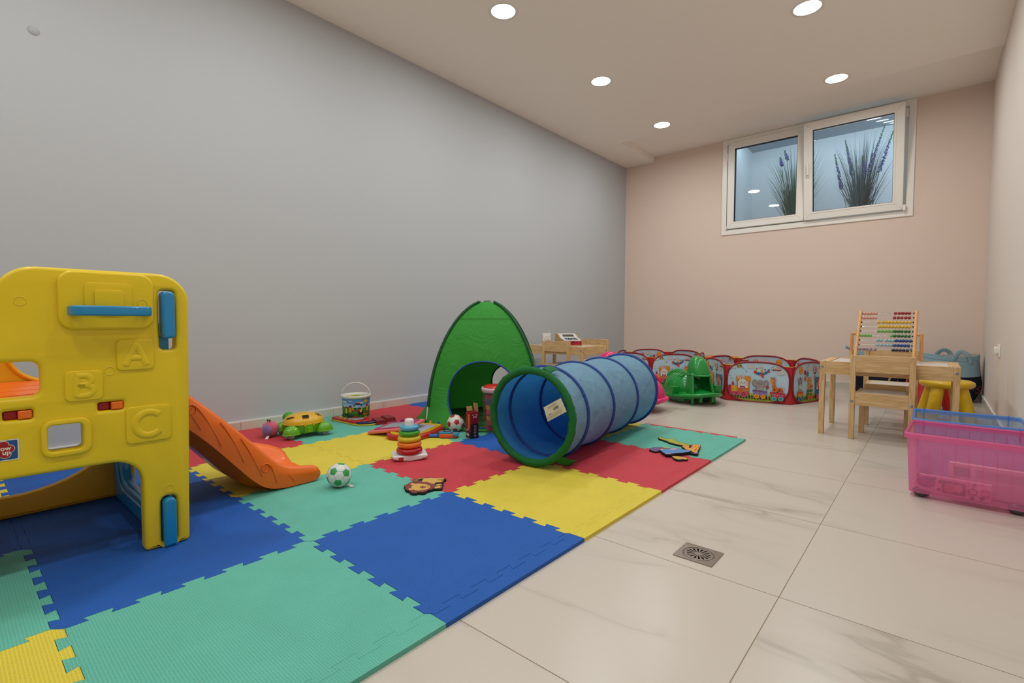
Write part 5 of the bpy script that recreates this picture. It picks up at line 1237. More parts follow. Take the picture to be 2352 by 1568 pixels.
# ---- storage bags
M_BAGB = fabric('bag_pale_blue', '#8aa6b2', .3, 9); M_BAGN = fabric('bag_navy', '#0c0f24', .3, 9); M_BAGI = mat('bag_lining', '#b3a8a0', .8)
def bag(loc, rz, label, fish, sc=1.0):
    t = thing('storage_bag', label, 'bag', (loc[0], loc[1], 0), rz, 'blue fabric toy storage bags')
    def prof(z):       # radius against height
        pts = [(0, .150), (.02, .180), (.10, .220), (.16, .229), (.24, .222), (.42, .200)]
        for (z0, r0), (z1, r1) in zip(pts, pts[1:]):
            if z <= z1: return r0+(r1-r0)*(z-z0)/(z1-z0)
        return pts[-1][1]
    def P(a, z, d=0):
        n_ = noise.noise(Vector((math.cos(a)*1.5+loc[0]*9, math.sin(a)*1.5, z*6)))*.012*(z/.42)
        r = prof(z)+n_+d; return Vector((r*math.cos(a), r*.85*math.sin(a), z+.012*math.sin(2*a+1)*(z/.42)))
    mb = MB(); mb.grid(lambda u, v: P(2*PI*u, .238*v), 56, 14, 0, cu=True); mb.lathe([(0, .002), (.155, .002)], 40, sy=.85, caps=False); lw = mb.build('lower_body', M_BAGN, t)
    mb = MB(); mb.grid(lambda u, v: P(2*PI*u, .238+.182*v), 56, 12, 0, cu=True); mb.tube([P(2*PI*k/56, .418) for k in range(56)], .004, 6, closed=True)
    mb.grid(lambda u, v: P(2*PI*u, .385+.034*v, .003), 56, 2, 0, cu=True)
    mb.build('upper_body', M_BAGB, t)
    mb = MB(); mb.grid(lambda u, v: P(2*PI*u, .42-.1*v, -.005), 56, 6, 0, cu=True, flip=True); mb.lathe([(0, .33), (.21, .335)], 30, sy=.85, caps=False); mb.build('lining', M_BAGI, t)
    for a in (math.radians(fish['h'][0]), math.radians(fish['h'][1])):
        mb = MB(); pa, pb = P(a-.32, .36, .006), P(a+.32, .36, .006); up = fish['up']; pts = []; mid = P(a, .42)
        for k in range(21):
            q = k/20; b_ = pa.lerp(pb, q); lift = math.sin(PI*q)**.55*up; o_ = Vector((math.cos(a), math.sin(a), 0))*(.02+fish.get('out', -.03)*math.sin(PI*q))
            pts.append(b_+Vector((0, 0, lift))+o_*(math.sin(PI*q)))
        mb.tube(pts, .0165, 8, flatz=.14, up=(math.cos(a), math.sin(a), .2)); mb.build('handle', M_BAGB, t)
    A = Art(lambda x, y, z: P(x, y, .0015+z))
    fa = fish['a']
    for (x, y, s) in ((.05, .150, 1), (-.12, .133, 1), (.04, .114, 1), (-.10, .093, 1), (.2, .137, .8), (.2, .1, .8)):
        if fish['k'] == 'fish':
            L = .085*s; A.p([(fa+x-L, y), (fa+x-L*.3, y+.0065), (fa+x+L*.5, y+.007), (fa+x+L, y), (fa+x+L*.5, y-.006), (fa+x-L*.3, y-.0055)], '#b8331e')
            A.p([(fa+x-L, y+.001), (fa+x-L-.035, y+.008), (fa+x-L-.012, y), (fa+x-L-.035, y-.007)], '#c99a88')
    if fish['k'] == 'fish':
        A.e(fa-.38, .175, .10, .022, '#9c5f6a', 18)
        for k in range(3): A.st([(fa-.44+.06*k, .155), (fa-.46+.06*k, .135), (fa-.43+.06*k, .12)], .006, '#b98f88')
        for k in range(10):
            x = fa-.62+.13*k; A.st([(x, .01), (x+.05, .035), (x-.01, .055), (x+.06, .075), (x+.02, .09)], .016, '#12396a')
        for k in range(8): A.e(fa-.55+.16*k, .045, .03, .01, '#16528a', 8, .6)
    else:
        A.p([(fa-.2, .06), (fa-.05, .12), (fa+.06, .15), (fa+.10, .19), (fa+.01, .21), (fa-.02, .225), (fa+.05, .222), (fa+.12, .205), (fa+.20, .215), (fa+.26, .23), (fa+.25, .21), (fa+.18, .188), (fa+.145, .165), (fa+.10, .12), (fa+.02, .08)], '#b39078')
        A.p([(fa-.28, .10), (fa-.20, .118), (fa-.16, .14), (fa-.17, .11), (fa-.2, .09)], '#b39078')
        A.st([(fa+.36, .10), (fa+.42, .135), (fa+.50, .14), (fa+.54, .12)], .014, '#4d7a93'); A.e(fa+.45, .16, .012, .006, '#aebcc4'); A.e(fa+.40, .148, .010, .005, '#aebcc4')
    A.mb.build('sea_print', A.mats, lw)
    return t
bag((.098, 6.06), 0, 'pale blue and navy fabric bag with red fish print in the right corner', {'h': (-66, 100), 'up': .105, 'a': math.radians(-24), 'k': 'fish'})
bag((-.43, 6.10), 0, 'blue and navy fabric bag with whale tail print behind the abacus table', {'h': (-10, 190), 'up': .095, 'a': math.radians(-70), 'k': 'whale', 'out': .05})

# ---- storage boxes on castors
def clearmat(name, col, tint, al, rough=.28):
    m = mat(name, col, rough); n = m.node_tree.nodes; l = m.node_tree.links; p = n['Principled BSDF']
    tr = n.new('ShaderNodeBsdfTransparent'); tr.inputs[0].default_value = lin(tint); tl = n.new('ShaderNodeBsdfTranslucent'); tl.inputs[0].default_value = lin(col)
    m1 = n.new('ShaderNodeMixShader'); m1.inputs[0].default_value = .5; l.new(p.outputs[0], m1.inputs[1]); l.new(tl.outputs[0], m1.inputs[2])
    m2 = n.new('ShaderNodeMixShader'); m2.inputs[0].default_value = al; l.new(tr.outputs[0], m2.inputs[1]); l.new(m1.outputs[0], m2.inputs[2])
    l.new(m2.outputs[0], n['Material Output'].inputs['Surface']); return m
def crate(loc, rz, label, mb_, mr_, w_=.40, d_=.385, h=.245):
    t = thing('storage_crate', label, 'crate', (loc[0], loc[1], 0), rz, 'see-through plastic crates on castors'); z0 = .022; X, Y = w_/2, d_/2; k = .90
    mb = MB()
    def loop(f, z, r=.02): return [(x, y, z) for x, y in rrect(-X*f, -Y*f*.96, X*f, Y*f*.96, r, 5)]
    rings = [loop(k, z0), loop(k+.002, z0+.02), loop(.93, z0+h*.5), loop(.965, z0+h)]
    N_ = len(rings[0]); vs = [p for r_ in rings for p in r_]
    mb.add(vs, [(j*N_+i, j*N_+(i+1) % N_, (j+1)*N_+(i+1) % N_, (j+1)*N_+i) for j in range(3) for i in range(N_)], 0, None, True)
    mb.add(rings[0], [tuple(reversed(range(N_)))])
    # vertical ribs moulded in the long walls
    for q in range(9):
        x = -X*.8+X*1.6*q/8
        for sy in (-1, 1):
            mb.box((x*.98, sy*(Y*.96*.93+.003), z0+h*.5), (.0012, .0008, h*.8))
    mb.build('body', mb_, t)
    mb = MB()
    A_, B_ = rrect(-X, -Y*.96, X, Y*.96, .02, 5), rrect(-X*.945, -Y*.96*.945, X*.945, Y*.96*.945, .018, 5)
    lips = [(1.0, z0+h-.022), (1.005, z0+h-.004), (.995, z0+h), (.955, z0+h+.001), (.945, z0+h-.006)]
    vs = []; 
    for f, z in lips: vs += [(x*f, y*f, z) for x, y in A_]
    N_ = len(A_)
    mb.add(vs, [(j*N_+i, j*N_+(i+1) % N_, (j+1)*N_+(i+1) % N_, (j+1)*N_+i) for j in range(len(lips)-1) for i in range(N_)], 0, None, True)
    for sy in (-1, 1):
        for q in range(16):
            mb.box((-X*.985, -Y*.85+Y*1.7*q/15, z0+h-.012), (.006, .010, .016))
    for q in (-.78, .78):
        mb.box((X*q, Y*.96*.95, z0+h-.022), (.003, .004, .05)); mb.box((X*q, -Y*.96*.97, z0+h-.022), (.003, .004, .05))
    mb.build('rim', mr_, t)
    for sx in (-.78, .78):
        for sy in (-.75, .75):
            mb = MB(); mb.sph((X*.9*sx, Y*.9*sy, .020), (.030, .024, .020), 0, 18, 12); mb.build('castor', mat('castor_grey', '#4f504c', .4), t)
    return t
M_PKB, M_PKR = clearmat('clear_pink', '#fba4d0', '#f8c4dc', .48), clearmat('clear_pink_rim', '#f58cc0', '#ee9cc6', .8)
M_CBB, M_CBR = clearmat('clear_blue', '#bcd2f0', '#ccdcf2', .35), clearmat('clear_blue_rim', '#86b8f4', '#9cc4f4', .8)
crate((.118, 2.765), math.radians(-2), 'see-through pink plastic crate on castors at the right photo edge', M_PKB, M_PKR)
crate((.124, 3.175), math.radians(1), 'see-through blue plastic crate on castors behind the pink one', M_CBB, M_CBR)
# puzzle box and a leaflet inside the pink crate
t = thing('puzzle_box', 'flat pink picture puzzle box leaning inside the pink crate', 'box', (.072, 2.618, .028), math.radians(-3))
mb = MB(); mb.box((0, .012, .034), (.215, .022, .066)); mb.build('carton', mat('puzzle_pink', '#e0a0b8', .5), t)
A = Art(lambda x, y, z: Vector((x, .0002-z, y)))
A.r(-.1075, .001, .1075, .066, '#dfa3b6'); A.e(-.085, .04, .03, .024, '#8c2c80', 18); A.t('Minnie', -.082, .036, .017, '#d8147a', .0006)
for x, y, r in ((-.062, .058, .008), (-.045, .018, .006), (.055, .006, .007), (.082, .012, .008), (.06, .06, .005), (-.04, .05, .008)): A.e(x, y, r, r, '#6a1c5a')
A.r(-.035, .008, .035, .058, '#8a2050'); A.e(-.012, .03, .018, .02, '#c75f74'); A.e(.012, .035, .014, .018, '#d89aa0'); A.e(.005, .052, .012, .006, '#b01c50')
A.r(.043, .018, .068, .042, '#a8104c', .003); A.e(.0555, .044, .005, .005, '#a8104c'); A.e(.0425, .03, .005, .005, '#a8104c'); A.t('20', .0555, .030, .017, '#f0c8d8', .0004); A.t('2 PUZZLES', .05, .054, .008, '#b84878')
A.r(.080, .018, .103, .046, '#b8184c', .003); A.e(.0915, .032, .009, .009, '#e09ab0', 16); A.r(.085, .031, .098, .033, '#b8184c')
A.mb.build('picture_print', A.mats, t)
t = thing('leaflet_card', 'pale card box with small print standing inside the pink crate', 'box', (.175, 2.665, .028), math.radians(-4))
mb = MB(); mb.box((0, .03, .06), (.24, .03, .12)); mb.build('carton', mat('card_pale', '#d8b4b4', .6), t)
A = Art(lambda x, y, z: Vector((x, .0145-z, y))); A.r(-.105, .07, -.055, .108, '#8a6a74')
for k in range(8): A.r(-.04, .072+.0045*k, .10, .074+.0045*k, '#b08a94')
A.mb.build('small_print', A.mats, t)
t = thing('toy_parts_heap', 'orange and yellow toy parts lying in the right end of the pink crate', 'toy', (.20, 2.83, .028))
mb = MB(); mb.sph((0, 0, .045), (.07, .06, .045), 0, 20, 12); mb.build('orange_part', mat('heap_orange', '#e8862c', .5), t)
mb = MB(); mb.sph((.05, -.04, .03), (.05, .05, .03), 0, 20, 12); mb.build('yellow_part', mat('heap_yellow', '#e0b840', .5), t)

# ================================================================ BALL PITS (folding picture panels)
M_RED = mat('pit_red_fabric', '#b81420', .6, bump=.3, bscale=40); M_PIPE = mat('pit_piping', '#8c0f18', .5); M_YP = mat('pit_yellow_piping', '#dcb41c', .5)
PW, PH = .50, .355
def pl(x, y, z):      # picture coordinates 0..1 -> panel plane (front side)
    return Vector(((x-.5)*PW*.965, -.0015-z, .012+y*PH*.955))
def supr(n=56, e=3.6, w_=PW, h_=PH, e2=2.6):
    o_ = []
    for k in range(n):
        a = 2*PI*k/n; c_, s2 = math.cos(a), math.sin(a); E_ = 3.0
        o_.append((w_/2*abs(c_)**(2/E_)*(1 if c_ > 0 else -1), h_/2+h_/2*abs(s2)**(2/E_)*(1 if s2 > 0 else -1)))
    return o_
def cu(x): return (x-20)/1510
def cv(y): return 1-(y-200)/1010
def art(kind, sgn):
    A = Art((lambda x, y, z: pl(x, y, z)) if sgn > 0 else (lambda x, y, z: Vector((pl(x, y, z).x, .0015+z, pl(x, y, z).z))))
    sup = [((x/(PW*.965))+.5, (z-.012)/(PH*.955)) for x, z in supr(60, w_=PW*.985, h_=PH*.985)]
    A.p(sup, '#b2cbdb')
    low = [p for p in sup if p[1] < .20]; low.sort(key=lambda p: p[0])
    L1 = [p for p in low if p[1] < .19]
    def clipband(y1, col):
        pts = sorted([p for p in sup if p[1] <= y1], key=lambda p: p[0])
        A.p([(pts[0][0], y1)]+pts+[(pts[-1][0], y1)], col)
    clipband(.205, '#a9ba5e'); clipband(.125, '#8fa02c')
    P_ = lambda pts, col: A.p([(cu(x), cv(y)) for x, y in pts], col)
    E_ = lambda x, y, rx, ry, col, n=16, a=0: A.e(cu(x), cv(y), rx/1510, ry/1010, col, n, a)
    def S_(pts, w_, col): A.st([(cu(x), cv(y)) for x, y in pts], w_/1300, col)
    # fence
    for x in range(140, 1440, 72): S_([(x, 1055), (x+4, 1165)], 22, '#3c1712')
    S_([(110, 1095), (1440, 1110)], 12, '#3c1712'); S_([(130, 1130), (1400, 1150)], 12, '#3c1712')
    def clouds(L):
        for x, y, r in L: E_(x, y, r, r*.5, '#bdbcb8'); E_(x-r*.5, y+r*.15, r*.6, r*.38, '#bdbcb8'); E_(x+r*.1, y-r*.3, r*.5, r*.5, '#bdbcb8')
    def logo(x, y, s=1):
        A.r(cu(x-118*s), cv(y+42), cu(x+118*s), cv(y-30), '#7d1418', .012); A.t('pilsan', cu(x), cv(y-8), .066*s, '#e6ddd2', .0022)
    if kind == 0:
        clouds([(610, 305, 100), (150, 330, 80), (1350, 440, 100)])
        P_([(240, 255), (340, 250), (390, 330), (270, 350)], '#a8b41c'); P_([(240, 255), (305, 295), (270, 350)], '#a81c3c'); P_([(340, 250), (305, 295), (390, 330)], '#3a3c4c')
        S_([(390, 330), (430, 370), (500, 440)], 6, '#8a8a50'); E_(405, 348, 10, 8, '#6a3040'); E_(495, 440, 10, 12, '#2c2c30')
        # aeroplane with pilot
        P_([(700, 400), (760, 440), (900, 460), (1000, 410), (1040, 355), (1080, 348), (1060, 420), (980, 490), (880, 520), (780, 515), (710, 470), (690, 430)], '#1c5f94')
        E_(712, 440, 40, 44, '#c8361c'); E_(1050, 425, 38, 16, '#c8361c'); P_([(830, 480), (900, 490), (940, 560), (915, 590), (860, 550)], '#c8361c')
        E_(850, 320, 62, 48, '#c9bcb0'); P_([(755, 360), (880, 360), (860, 440), (770, 440)], '#cfc9c0'); E_(825, 325, 24, 18, '#3a6a8c'); E_(885, 330, 24, 18, '#3a6a8c'); E_(825, 325, 16, 11, '#b8c6cc'); E_(885, 330, 16, 11, '#b8c6cc')
        P_([(830, 385), (880, 380), (900, 430), (970, 465), (900, 465), (860, 430)], '#cf8a1c'); E_(750, 350, 18, 24, '#c8361c'); E_(960, 370, 24, 20, '#c8361c')
        logo(1230, 335)
        # engine
        P_([(235, 560), (600, 560), (615, 690), (220, 690)], '#cf8618'); P_([(250, 690), (580, 690), (580, 1050), (250, 1050)], '#cc6414'); A.p([(cu(x), cv(y)) for x, y in [(280, 720), (545, 700), (548, 860), (530, 885), (300, 885), (280, 860)]], '#a8c0cc')
        P_([(105, 825), (250, 825), (250, 985), (105, 985)], '#cf9c1c'); P_([(20, 840), (60, 815), (110, 815), (110, 985), (40, 985), (15, 920)], '#b01c4c'); P_([(118, 740), (185, 740), (175, 820), (130, 820)], '#b01c4c')
        for x, y, r in ((62, 545, 22), (95, 605, 32), (138, 685, 38)): E_(x, y, r, r*.7, '#bdbcb8')
        P_([(150, 985), (560, 985), (560, 1050), (150, 1050)], '#b8481c')
        for x, y, r in ((118, 1030, 52), (250, 1035, 58), (428, 1050, 88)): E_(x, y, r, r*.9, '#c9567f'); E_(x, y, r*.68, r*.62, '#a81444'); E_(x, y, r*.3, r*.27, '#c23a64')
        # rabbit
        for (x, y, a) in ((305, 600, .5), (408, 590, .12)): E_(x, y, 34, 80, '#cfc8be', 16, a); E_(x, y, 16, 58, '#b4849c', 12, a)
        E_(400, 760, 115, 118, '#cfccc4', 24); P_([(290, 800), (510, 800), (540, 880), (290, 885)], '#cfccc4')
        for x in (365, 448): E_(x, 735, 11, 14, '#1c1c1c')
        E_(408, 765, 14, 10, '#3a2c2c'); E_(338, 758, 24, 12, '#d8a090'); E_(480, 765, 24, 12, '#d8a090'); P_([(335, 820), (400, 835), (465, 825), (465, 880), (400, 865), (340, 880)], '#9c2c64')
        for k, c_ in enumerate(('#3a8cac', '#c77a8c', '#cfa81c', '#3a9cb4')): P_([(350+60*k, 890+18*k), (400+60*k, 905+15*k), (370+60*k, 940+16*k)], c_)
        # elephant
        for x in (705, 990): E_(x, 730, 68, 88, '#837d7c', 18); E_(x, 735, 42, 60, '#968c8c')
        E_(845, 760, 108, 112, '#8c8684', 24); P_([(765, 830), (915, 830), (920, 920), (760, 920)], '#9d9692'); P_([(800, 780), (865, 770), (850, 830), (800, 860), (740, 880), (700, 885), (720, 860), (780, 830)], '#8c8684')
        for x in (798, 876): E_(x, 750, 11, 14, '#1c1c1c')
        E_(795, 788, 22, 16, '#c98f90'); E_(890, 785, 22, 16, '#c98f90')
        for k in range(5): a = 2*PI*k/5; E_(1025+22*math.cos(a), 825+24*math.sin(a), 18, 19, '#a81434')
        S_([(1020, 850), (975, 900)], 8, '#3a6a2c'); E_(1005, 885, 22, 8, '#3a7a2c')
        P_([(655, 912), (1025, 935), (1020, 972), (660, 955)], '#6a5080'); P_([(665, 955), (1015, 970), (995, 1075), (700, 1065)], '#84679c')
        for x, y in ((705, 975), (800, 980), (880, 985), (975, 995), (740, 1010), (830, 1015), (920, 1025)): E_(x, y, 10, 10, '#b3a2bc', 8)
        for x in (762, 920): E_(x, 1080, 64, 60, '#d89a2c', 20); E_(x, 1080, 38, 36, '#d8741c')
        # giraffe
        P_([(1145, 700), (1215, 650), (1215, 760), (1260, 830), (1380, 820), (1405, 870), (1400, 945), (1140, 945), (1150, 800)], '#cc641c'); E_(1140, 640, 50, 70, '#d68a24', 18, -.2); P_([(1080, 570), (1120, 560), (1190, 590), (1255, 625), (1200, 640), (1120, 610)], '#c9501c')
        E_(1130, 612, 14, 16, '#cfc8be', 10); E_(1132, 614, 8, 10, '#1c1c1c', 8); E_(1185, 635, 14, 16, '#cfc8be', 10); E_(1185, 637, 8, 10, '#1c1c1c', 8); S_([(1185, 540), (1190, 590)], 8, '#5a2c18'); S_([(1215, 550), (1205, 590)], 8, '#5a2c18')
        for x, y, r in ((1200, 875, 28), (1318, 885, 34), (1160, 800, 16), (1270, 940, 24), (1390, 910, 18)): E_(x, y, r, r, '#6a2c14', 10)
        S_([(1400, 840), (1430, 830), (1455, 870)], 8, '#7a3a18')
        P_([(1080, 940), (1465, 962), (1460, 995), (1085, 970)], '#b0143c'); P_([(1090, 970), (1458, 992), (1430, 1110), (1125, 1085)], '#b81c44')
        for k, c_ in enumerate(('#3a8cac', '#c77a8c', '#cf9c1c', '#3a9ca4', '#c77a8c')): P_([(1125+60*k, 990+3*k), (1180+60*k, 995+3*k), (1155+60*k, 1035+4*k)], c_)
        for x in (1192, 1355): E_(x, 1110, 66, 60, '#6fa8a8', 20); E_(x, 1112, 40, 36, '#1c7f84')
    else:
        clouds([(760, 330, 120), (1250, 420, 110)])
        E_(350, 370, 95, 100, '#dc9424', 24); E_(300, 400, 20, 14, '#c8402c'); E_(400, 370, 20, 14, '#c8402c'); E_(345, 360, 8, 10, '#5a2c14')
        for x, y, c_ in ((540, 440, '#b0144c'), (660, 480, '#2c8484'), (560, 600, '#d6641c')): E_(x, y, 52, 66, c_, 18)
        E_(1020, 370, 90, 110, '#cfb4ac', 22)
        for k in range(3): E_(960+60*k, 370, 14, 95-25*abs(k-1), '#a81c3c', 12)
        P_([(960, 450), (1080, 450), (1040, 500), (1000, 500)], '#7a1c2c'); E_(1020, 560, 30, 28, '#c8561c')
        logo(1330, 320, .9)
        # zebra
        for x in (230, 400): E_(x, 620, 26, 44, '#8c8a90', 12); E_(x, 625, 14, 30, '#c98f90', 10)
        E_(315, 690, 76, 90, '#83858c', 20); E_(315, 790, 66, 60, '#c9c8c4', 18); P_([(290, 545), (340, 560), (330, 610), (300, 610)], '#1c1c22')
        for x in (255, 375):
            for k in range(3): E_(x, 700+40*k, 14, 8, '#1c1c22', 8)
        P_([(255, 850), (375, 850), (395, 950), (235, 950)], '#a6adb4')
        for k in range(4): S_([(250+10*k, 870+22*k), (380-8*k, 872+22*k)], 9, '#2c3440')
        E_(290, 770, 7, 9, '#1c1c1c', 8); E_(340, 770, 7, 9, '#1c1c1c', 8)
        P_([(170, 925), (470, 925), (460, 985), (180, 985)], '#c8451c'); P_([(185, 985), (455, 985), (440, 1100), (210, 1100)], '#d6841c')
        # tiger
        E_(760, 660, 82, 96, '#dc941c', 20); P_([(690, 590), (715, 570), (740, 600)], '#dc941c'); P_([(780, 600), (810, 570), (832, 592)], '#dc941c'); P_([(700, 750), (820, 750), (840, 920), (690, 920)], '#dc941c'); S_([(700, 790), (650, 740)], 26, '#dc941c'); S_([(820, 800), (880, 760), (885, 880)], 22, '#dc941c')
        P_([(735, 765), (790, 765), (800, 890), (770, 900), (755, 800)], '#9c1c2c')
        for x in (730, 790): E_(x, 655, 9, 12, '#1c1c1c', 8)
        E_(760, 690, 14, 12, '#5a1c14', 8)
        for k in range(3): S_([(745, 580+16*k), (775, 580+16*k)], 7, '#c8561c')
        P_([(620, 905), (905, 895), (895, 950), (630, 955)], '#1c6a1c'); P_([(640, 955), (885, 950), (865, 1060), (660, 1065)], '#2c7a24')
        for k, c_ in enumerate(('#3a8cac', '#c77a8c', '#cf9c1c', '#c77a8c')): P_([(655+55*k, 965), (705+55*k, 965), (680+55*k, 1005)], c_)
        # lion in blue carriage
        P_([(1010, 590), (1440, 570), (1450, 680), (1000, 690)], '#2c6f94'); P_([(1030, 690), (1430, 680), (1430, 1080), (1040, 1080)], '#1c6088'); P_([(1080, 730), (1390, 720), (1390, 900), (1080, 905)], '#a8c0cc')
        E_(1230, 740, 130, 140, '#cc3c1c', 26); E_(1230, 745, 84, 92, '#d68a6a', 22); E_(1230, 770, 26, 18, '#a01c2c'); E_(1230, 800, 30, 20, '#5a1420')
        for x in (1200, 1262): E_(x, 725, 8, 12, '#1c1c1c', 8)
        P_([(1140, 860), (1320, 860), (1270, 930), (1230, 980), (1190, 930)], '#cc3c1c')
        for x, c1, c2 in ((240, '#3a8cac', '#1c5f80'), (400, '#3a8cac', '#1c5f80'), (700, '#d8741c', '#b0441c'), (840, '#d8741c', '#b0441c'), (1130, '#c9567f', '#a81444'), (1330, '#c9567f', '#a81444')): E_(x, 1095, 62, 64, c1, 20); E_(x, 1095, 34, 36, c2)
    return A
protoP = []
for kind in (0, 1):
    mb = MB(); sp_ = supr(56); v_ = []
    for yy in (-.001, .001): v_.append([(x, yy, z) for x, z in sp_])
    mb.add(v_[0], [tuple(range(56))]); mb.add(v_[1], [tuple(reversed(range(56)))]); o1 = mb.build('cloth', flat('#b2cbdb'))
    mb = MB(); mb.tube([(x, 0, z+.002) for x, z in sp_], .0085, 8, closed=True, flatz=1); o2 = mb.build('wire_rim', M_PIPE)
    a1 = art(kind, 1); o3 = a1.mb.build('front_print', a1.mats)
    a2 = art(kind, -1); o4 = a2.mb.build('back_print', a2.mats)
    protoP.append((o1, o2, o3, o4))
def ball_pit(label, A0, ang0, start):
    """hexagonal pit; A0 first corner, ang0 direction of the first panel"""
    S_ = .53; p_ = Vector(A0); c_ = Vector((0, 0)); P = []
    for k in range(6):
        P.append(p_.copy()); a = ang0+k*PI/3; p_ = p_+Vector((math.cos(a), math.sin(a)))*S_
    cen = sum(P, Vector((0, 0)))/6
    t = thing('folding_ball_pit', label, 'ball pit', (cen.x, cen.y, 0), 0, 'folding picture ball pits')
    for k in range(6):
        a = ang0+k*PI/3; m_ = (P[k]+P[(k+1) % 6])/2-cen; kind = (k+start) % 2
        cl, rim, fp_, bp_ = protoP[kind]
        pn = cl.copy(); link(pn, t); pn.name = 'picture_panel'; pn.location = (m_.x, m_.y, 0); pn.rotation_euler = (0, 0, a)
        for q in (rim, fp_, bp_): c = q.copy(); link(c, pn)
        w2 = S_/2; MM = TR(m_.x, m_.y, 0) @ ROT(a); sp_ = supr(56)
        inner = [(x*.985, .005+z*.985) for x, z in sp_]
        low = [p for p in inner if p[1] <= .318]
        right = sorted([p for p in low if p[0] >= 0], key=lambda q: (-q[1], -q[0])); left = sorted([p for p in low if p[0] < 0], key=lambda q: (q[1], -q[0]))
        k0 = max(range(56), key=lambda k_: (sp_[k_][1] > .322)*1000 + k_)      # walk the rim from the right shoulder, clockwise, to the left one
        order_ = [p for p in inner[::-1]]
        st_ = next(k_ for k_ in range(56) if order_[k_][1] <= .318 and order_[k_-1][1] > .318)
        walk = [order_[(st_+k_) % 56] for k_ in range(56) if order_[(st_+k_) % 56][1] <= .318]
        L = [(walk[0][0]-.02, .325)]+walk+[(walk[-1][0]+.02, .325), (-w2, .325), (-w2, .003), (w2, .003), (w2, .325)]
        mb = MB(); mb.poly(L, .0, 0, lambda x, y, z: Vector((x, .004, y)), MM); mb.build('corner_web', M_RED, t, solid=.001)
        for sx in (-1, 1): mb = MB(); mb.tube([MM @ Vector((sx*w2, .004, .326)), MM @ Vector((sx*PW*.32, .004, .326))], .003, 6); mb.build('yellow_piping', M_YP, t)
    mb = MB(); mb.add([(q.x-cen.x, q.y-cen.y, .004) for q in P], [tuple(range(6))]); mb.build('base_sheet', M_RED, t)
    return t
ball_pit('picture panel folding ball pit nearest the abacus table, right of the two', (-1.452, 4.69), math.radians(10.5), 0)
ball_pit('picture panel folding ball pit in the left back corner, behind the tunnel', (-2.345, 5.045), math.radians(43), 0)

for q_ in protoP:
    for o_ in q_: bpy.data.objects.remove(o_)

# ---- orange play bar behind the pits
t = thing('orange_play_bar', 'horizontal orange plastic bar on red posts between the two ball pits', 'toy', (-1.93, 5.93, 0))
mb = MB(); mb.tube([(-.13, -.02, .285), (.22, .04, .285)], .030, 20); mb.build('crossbar', mat('bar_orange', '#d96a14', .4), t)
for x, y in ((-.10, -.015), (.19, .035)):
    mb = MB(); mb.box((x, y, .13), (.05, .04, .26)); mb.build('post', mat('bar_red', '#b01c20', .4), t, bevel=.008)
mb = MB(); mb.box((.045, .01, .015), (.34, .12, .03)); mb.build('base', mat('bar_red', '#b01c20', .4), t, bevel=.008)

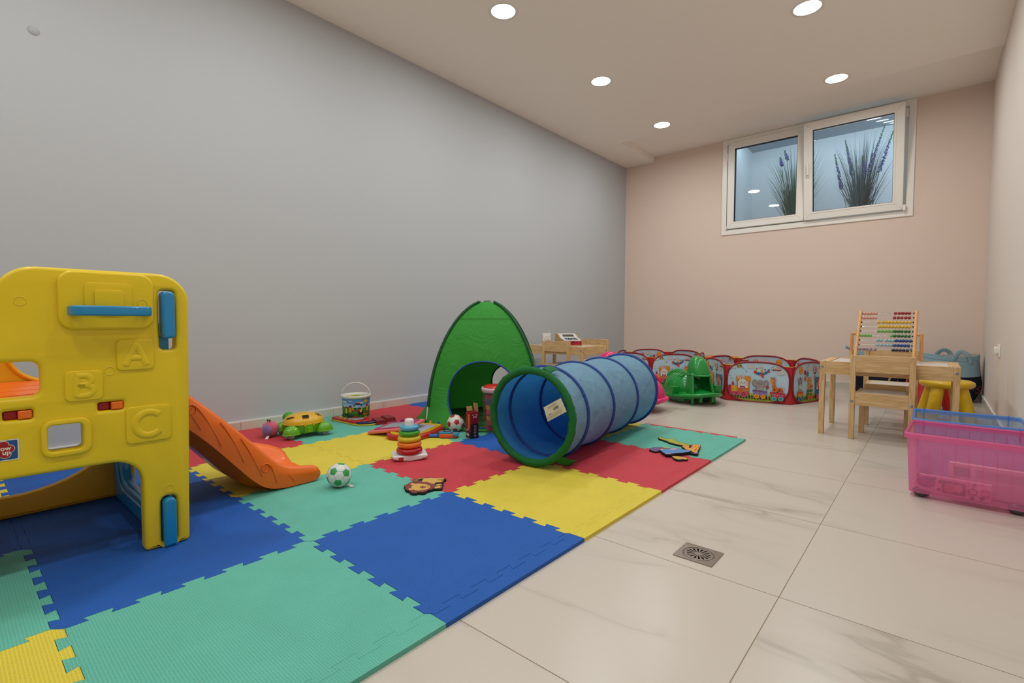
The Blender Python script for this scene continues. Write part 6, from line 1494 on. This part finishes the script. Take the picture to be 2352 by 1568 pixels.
# ================================================================ ROCKERS
def rocker(loc, rz, label):
    t = thing('plastic_rocker', label, 'rocking toy', (loc[0], loc[1], 0), rz, 'plastic rocking toys')
    t.rotation_euler = (0, math.radians(0), rz)
    M_ = mat('rocker_green', '#0c8a34', .3, coat=.3)
    def brim(u, k=1.0):
        a = 2*PI*u; c_ = math.cos(a); x = .33*c_ if c_ > 0 else .34*c_
        y = .235*math.sin(a)*(1-.22*max(0, c_)**2)
        z = .072+.035*max(0, c_)**3+.02*max(0, -c_)**2
        return Vector((x*k, y*k, z))
    mb = MB(); mb.tube([brim(i/64) for i in range(64)], .014, 10, closed=True, flatz=.8)
    mb.grid(lambda u, v: brim(u, 1-.55*v)+Vector((0, 0, .02*v)), 64, 6, 0, cu=True)
    for i in (0,): mb.tube([brim(i_/64, .95)+Vector((0, 0, -.018)) for i_ in range(64)], .007, 8, closed=True)
    mb.build('base_rim', M_, t, solid=.004)
    for sy in (-1, 1):
        mb = MB(); L = [(-.27, .075), (-.24, .03), (-.15, .006), (-.02, .0), (.08, .004), (.14, .02), (.16, .06), (.17, .09), (-.27, .09)]
        mb.prism(L, -.016, .016, 0, TR(0, sy*.135, 0) @ XZ); mb.build('rocker_runner', M_, t, bevel=.004)
        mb = MB(); mb.prism([(-.07, .075), (.10, .075), (.12, .15), (.09, .15), (-.02, .105), (-.075, .095)], -.035, .035, 0, TR(.0, sy*.205, 0) @ XZ)
        for k in range(3): mb.box((-.02+.03*k, sy*.205, .115+.014*k), (.004, .06, .004))
        mb.build('foot_rest', M_, t, bevel=.006)
    def shell(u, v):
        a = 2*PI*u; q = v*PI/2; r = math.cos(q)**.7
        x = -.115+.215*r*math.cos(a); y = .165*r*math.sin(a)*(1-.12*math.sin(q)); z = .085+.165*math.sin(q)**.85
        return Vector((x, y, z))
    mb = MB(); mb.grid(shell, 56, 16, 0, cu=True)
    for sy in (-1, 1):
        for x0 in (-.20, -.075):      # raised window outlines on the flanks
            L = []
            for px, pz in [(-.045, .10), (-.040, .15), (-.02, .178), (.02, .178), (.040, .15), (.045, .10)]:
                X = x0+px; zz = pz; sq = min(.999, max(0, (zz-.085)/.165))**(1/.85); q = math.asin(sq); r = math.cos(q)**.7; ca = (X+.125)/(.215*r)
                ca = max(-.98, min(.98, ca)); L.append(Vector((X, sy*(.165*r*math.sqrt(1-ca*ca)*(1-.12*math.sin(q))+.001), zz)))
            mb.tube(L, .004, 6)
    for k in range(5):
        x = -.02-.045*k; mb.tube([(x+.02, -.10, .222), (x, -.04, .252), (x, .04, .252), (x+.02, .10, .222)], .006, 6)
    mb.build('shell_seat', M_, t)
    mb = MB(); mb.tube([Vector((-.225+.02*math.cos(a), .085*math.cos(a)*1.0, .200+.058*math.sin(a))) for a in [PI*k/16 for k in range(17)]], .014, 10, flatz=1.5)
    mb.tube([(-.235, -.08, .19), (-.20, 0, .222), (-.235, .08, .19)], .014, 8); mb.build('back_loop', M_, t)
    def neck(u, v):
        a = math.radians(62+236*u); z = .035+.235*v; rx = .130-.045*v; ry = .118-.030*v
        return Vector((.150-.03*v+rx*math.cos(a), ry*math.sin(a), z))
    mb = MB(); mb.grid(neck, 30, 10)
    for u in (0, 1): mb.tube([neck(u, k/8)+Vector((0, 0, -.035 if k == 0 else 0)) for k in range(9)], .011, 8)
    mb.build('neck_shield', M_, t, solid=.006)
    def hood(u, v):
        a = 2*PI*u; q = v*PI/2; r = math.cos(q)**.75; return Vector((.120+(.098 if math.cos(a) > 0 else .080)*r*math.cos(a)-.02*v, .093*r*math.sin(a), .258-.010*math.cos(a)*(1-v)+.150*math.sin(q)))
    mb = MB(); mb.grid(hood, 40, 14, 0, cu=True); mb.tube([hood(i/40, 0) for i in range(40)], .008, 8, closed=True); mb.build('hood', M_, t, solid=.005)
    mb = MB(); 
    for sy in (-1, 1): mb.box((.245, sy*.055, .062), (.04, .025, .07))
    mb.build('front_stop', M_, t, bevel=.006)
    return t
g_ = rocker((-1.67, 4.42), math.radians(-38), 'green plastic turtle rocker with a hooded head in front of the ball pits')
pk_ = dup(g_, (-1.985, 3.72, 0), math.radians(180), 'bright pink plastic rocker mostly hidden behind the far end of the tunnel', None, {'rocker_green': mat('rocker_pink', '#e0186c', .35, coat=.3)})

pk_.scale = (1.12, 1.12, 1.12)
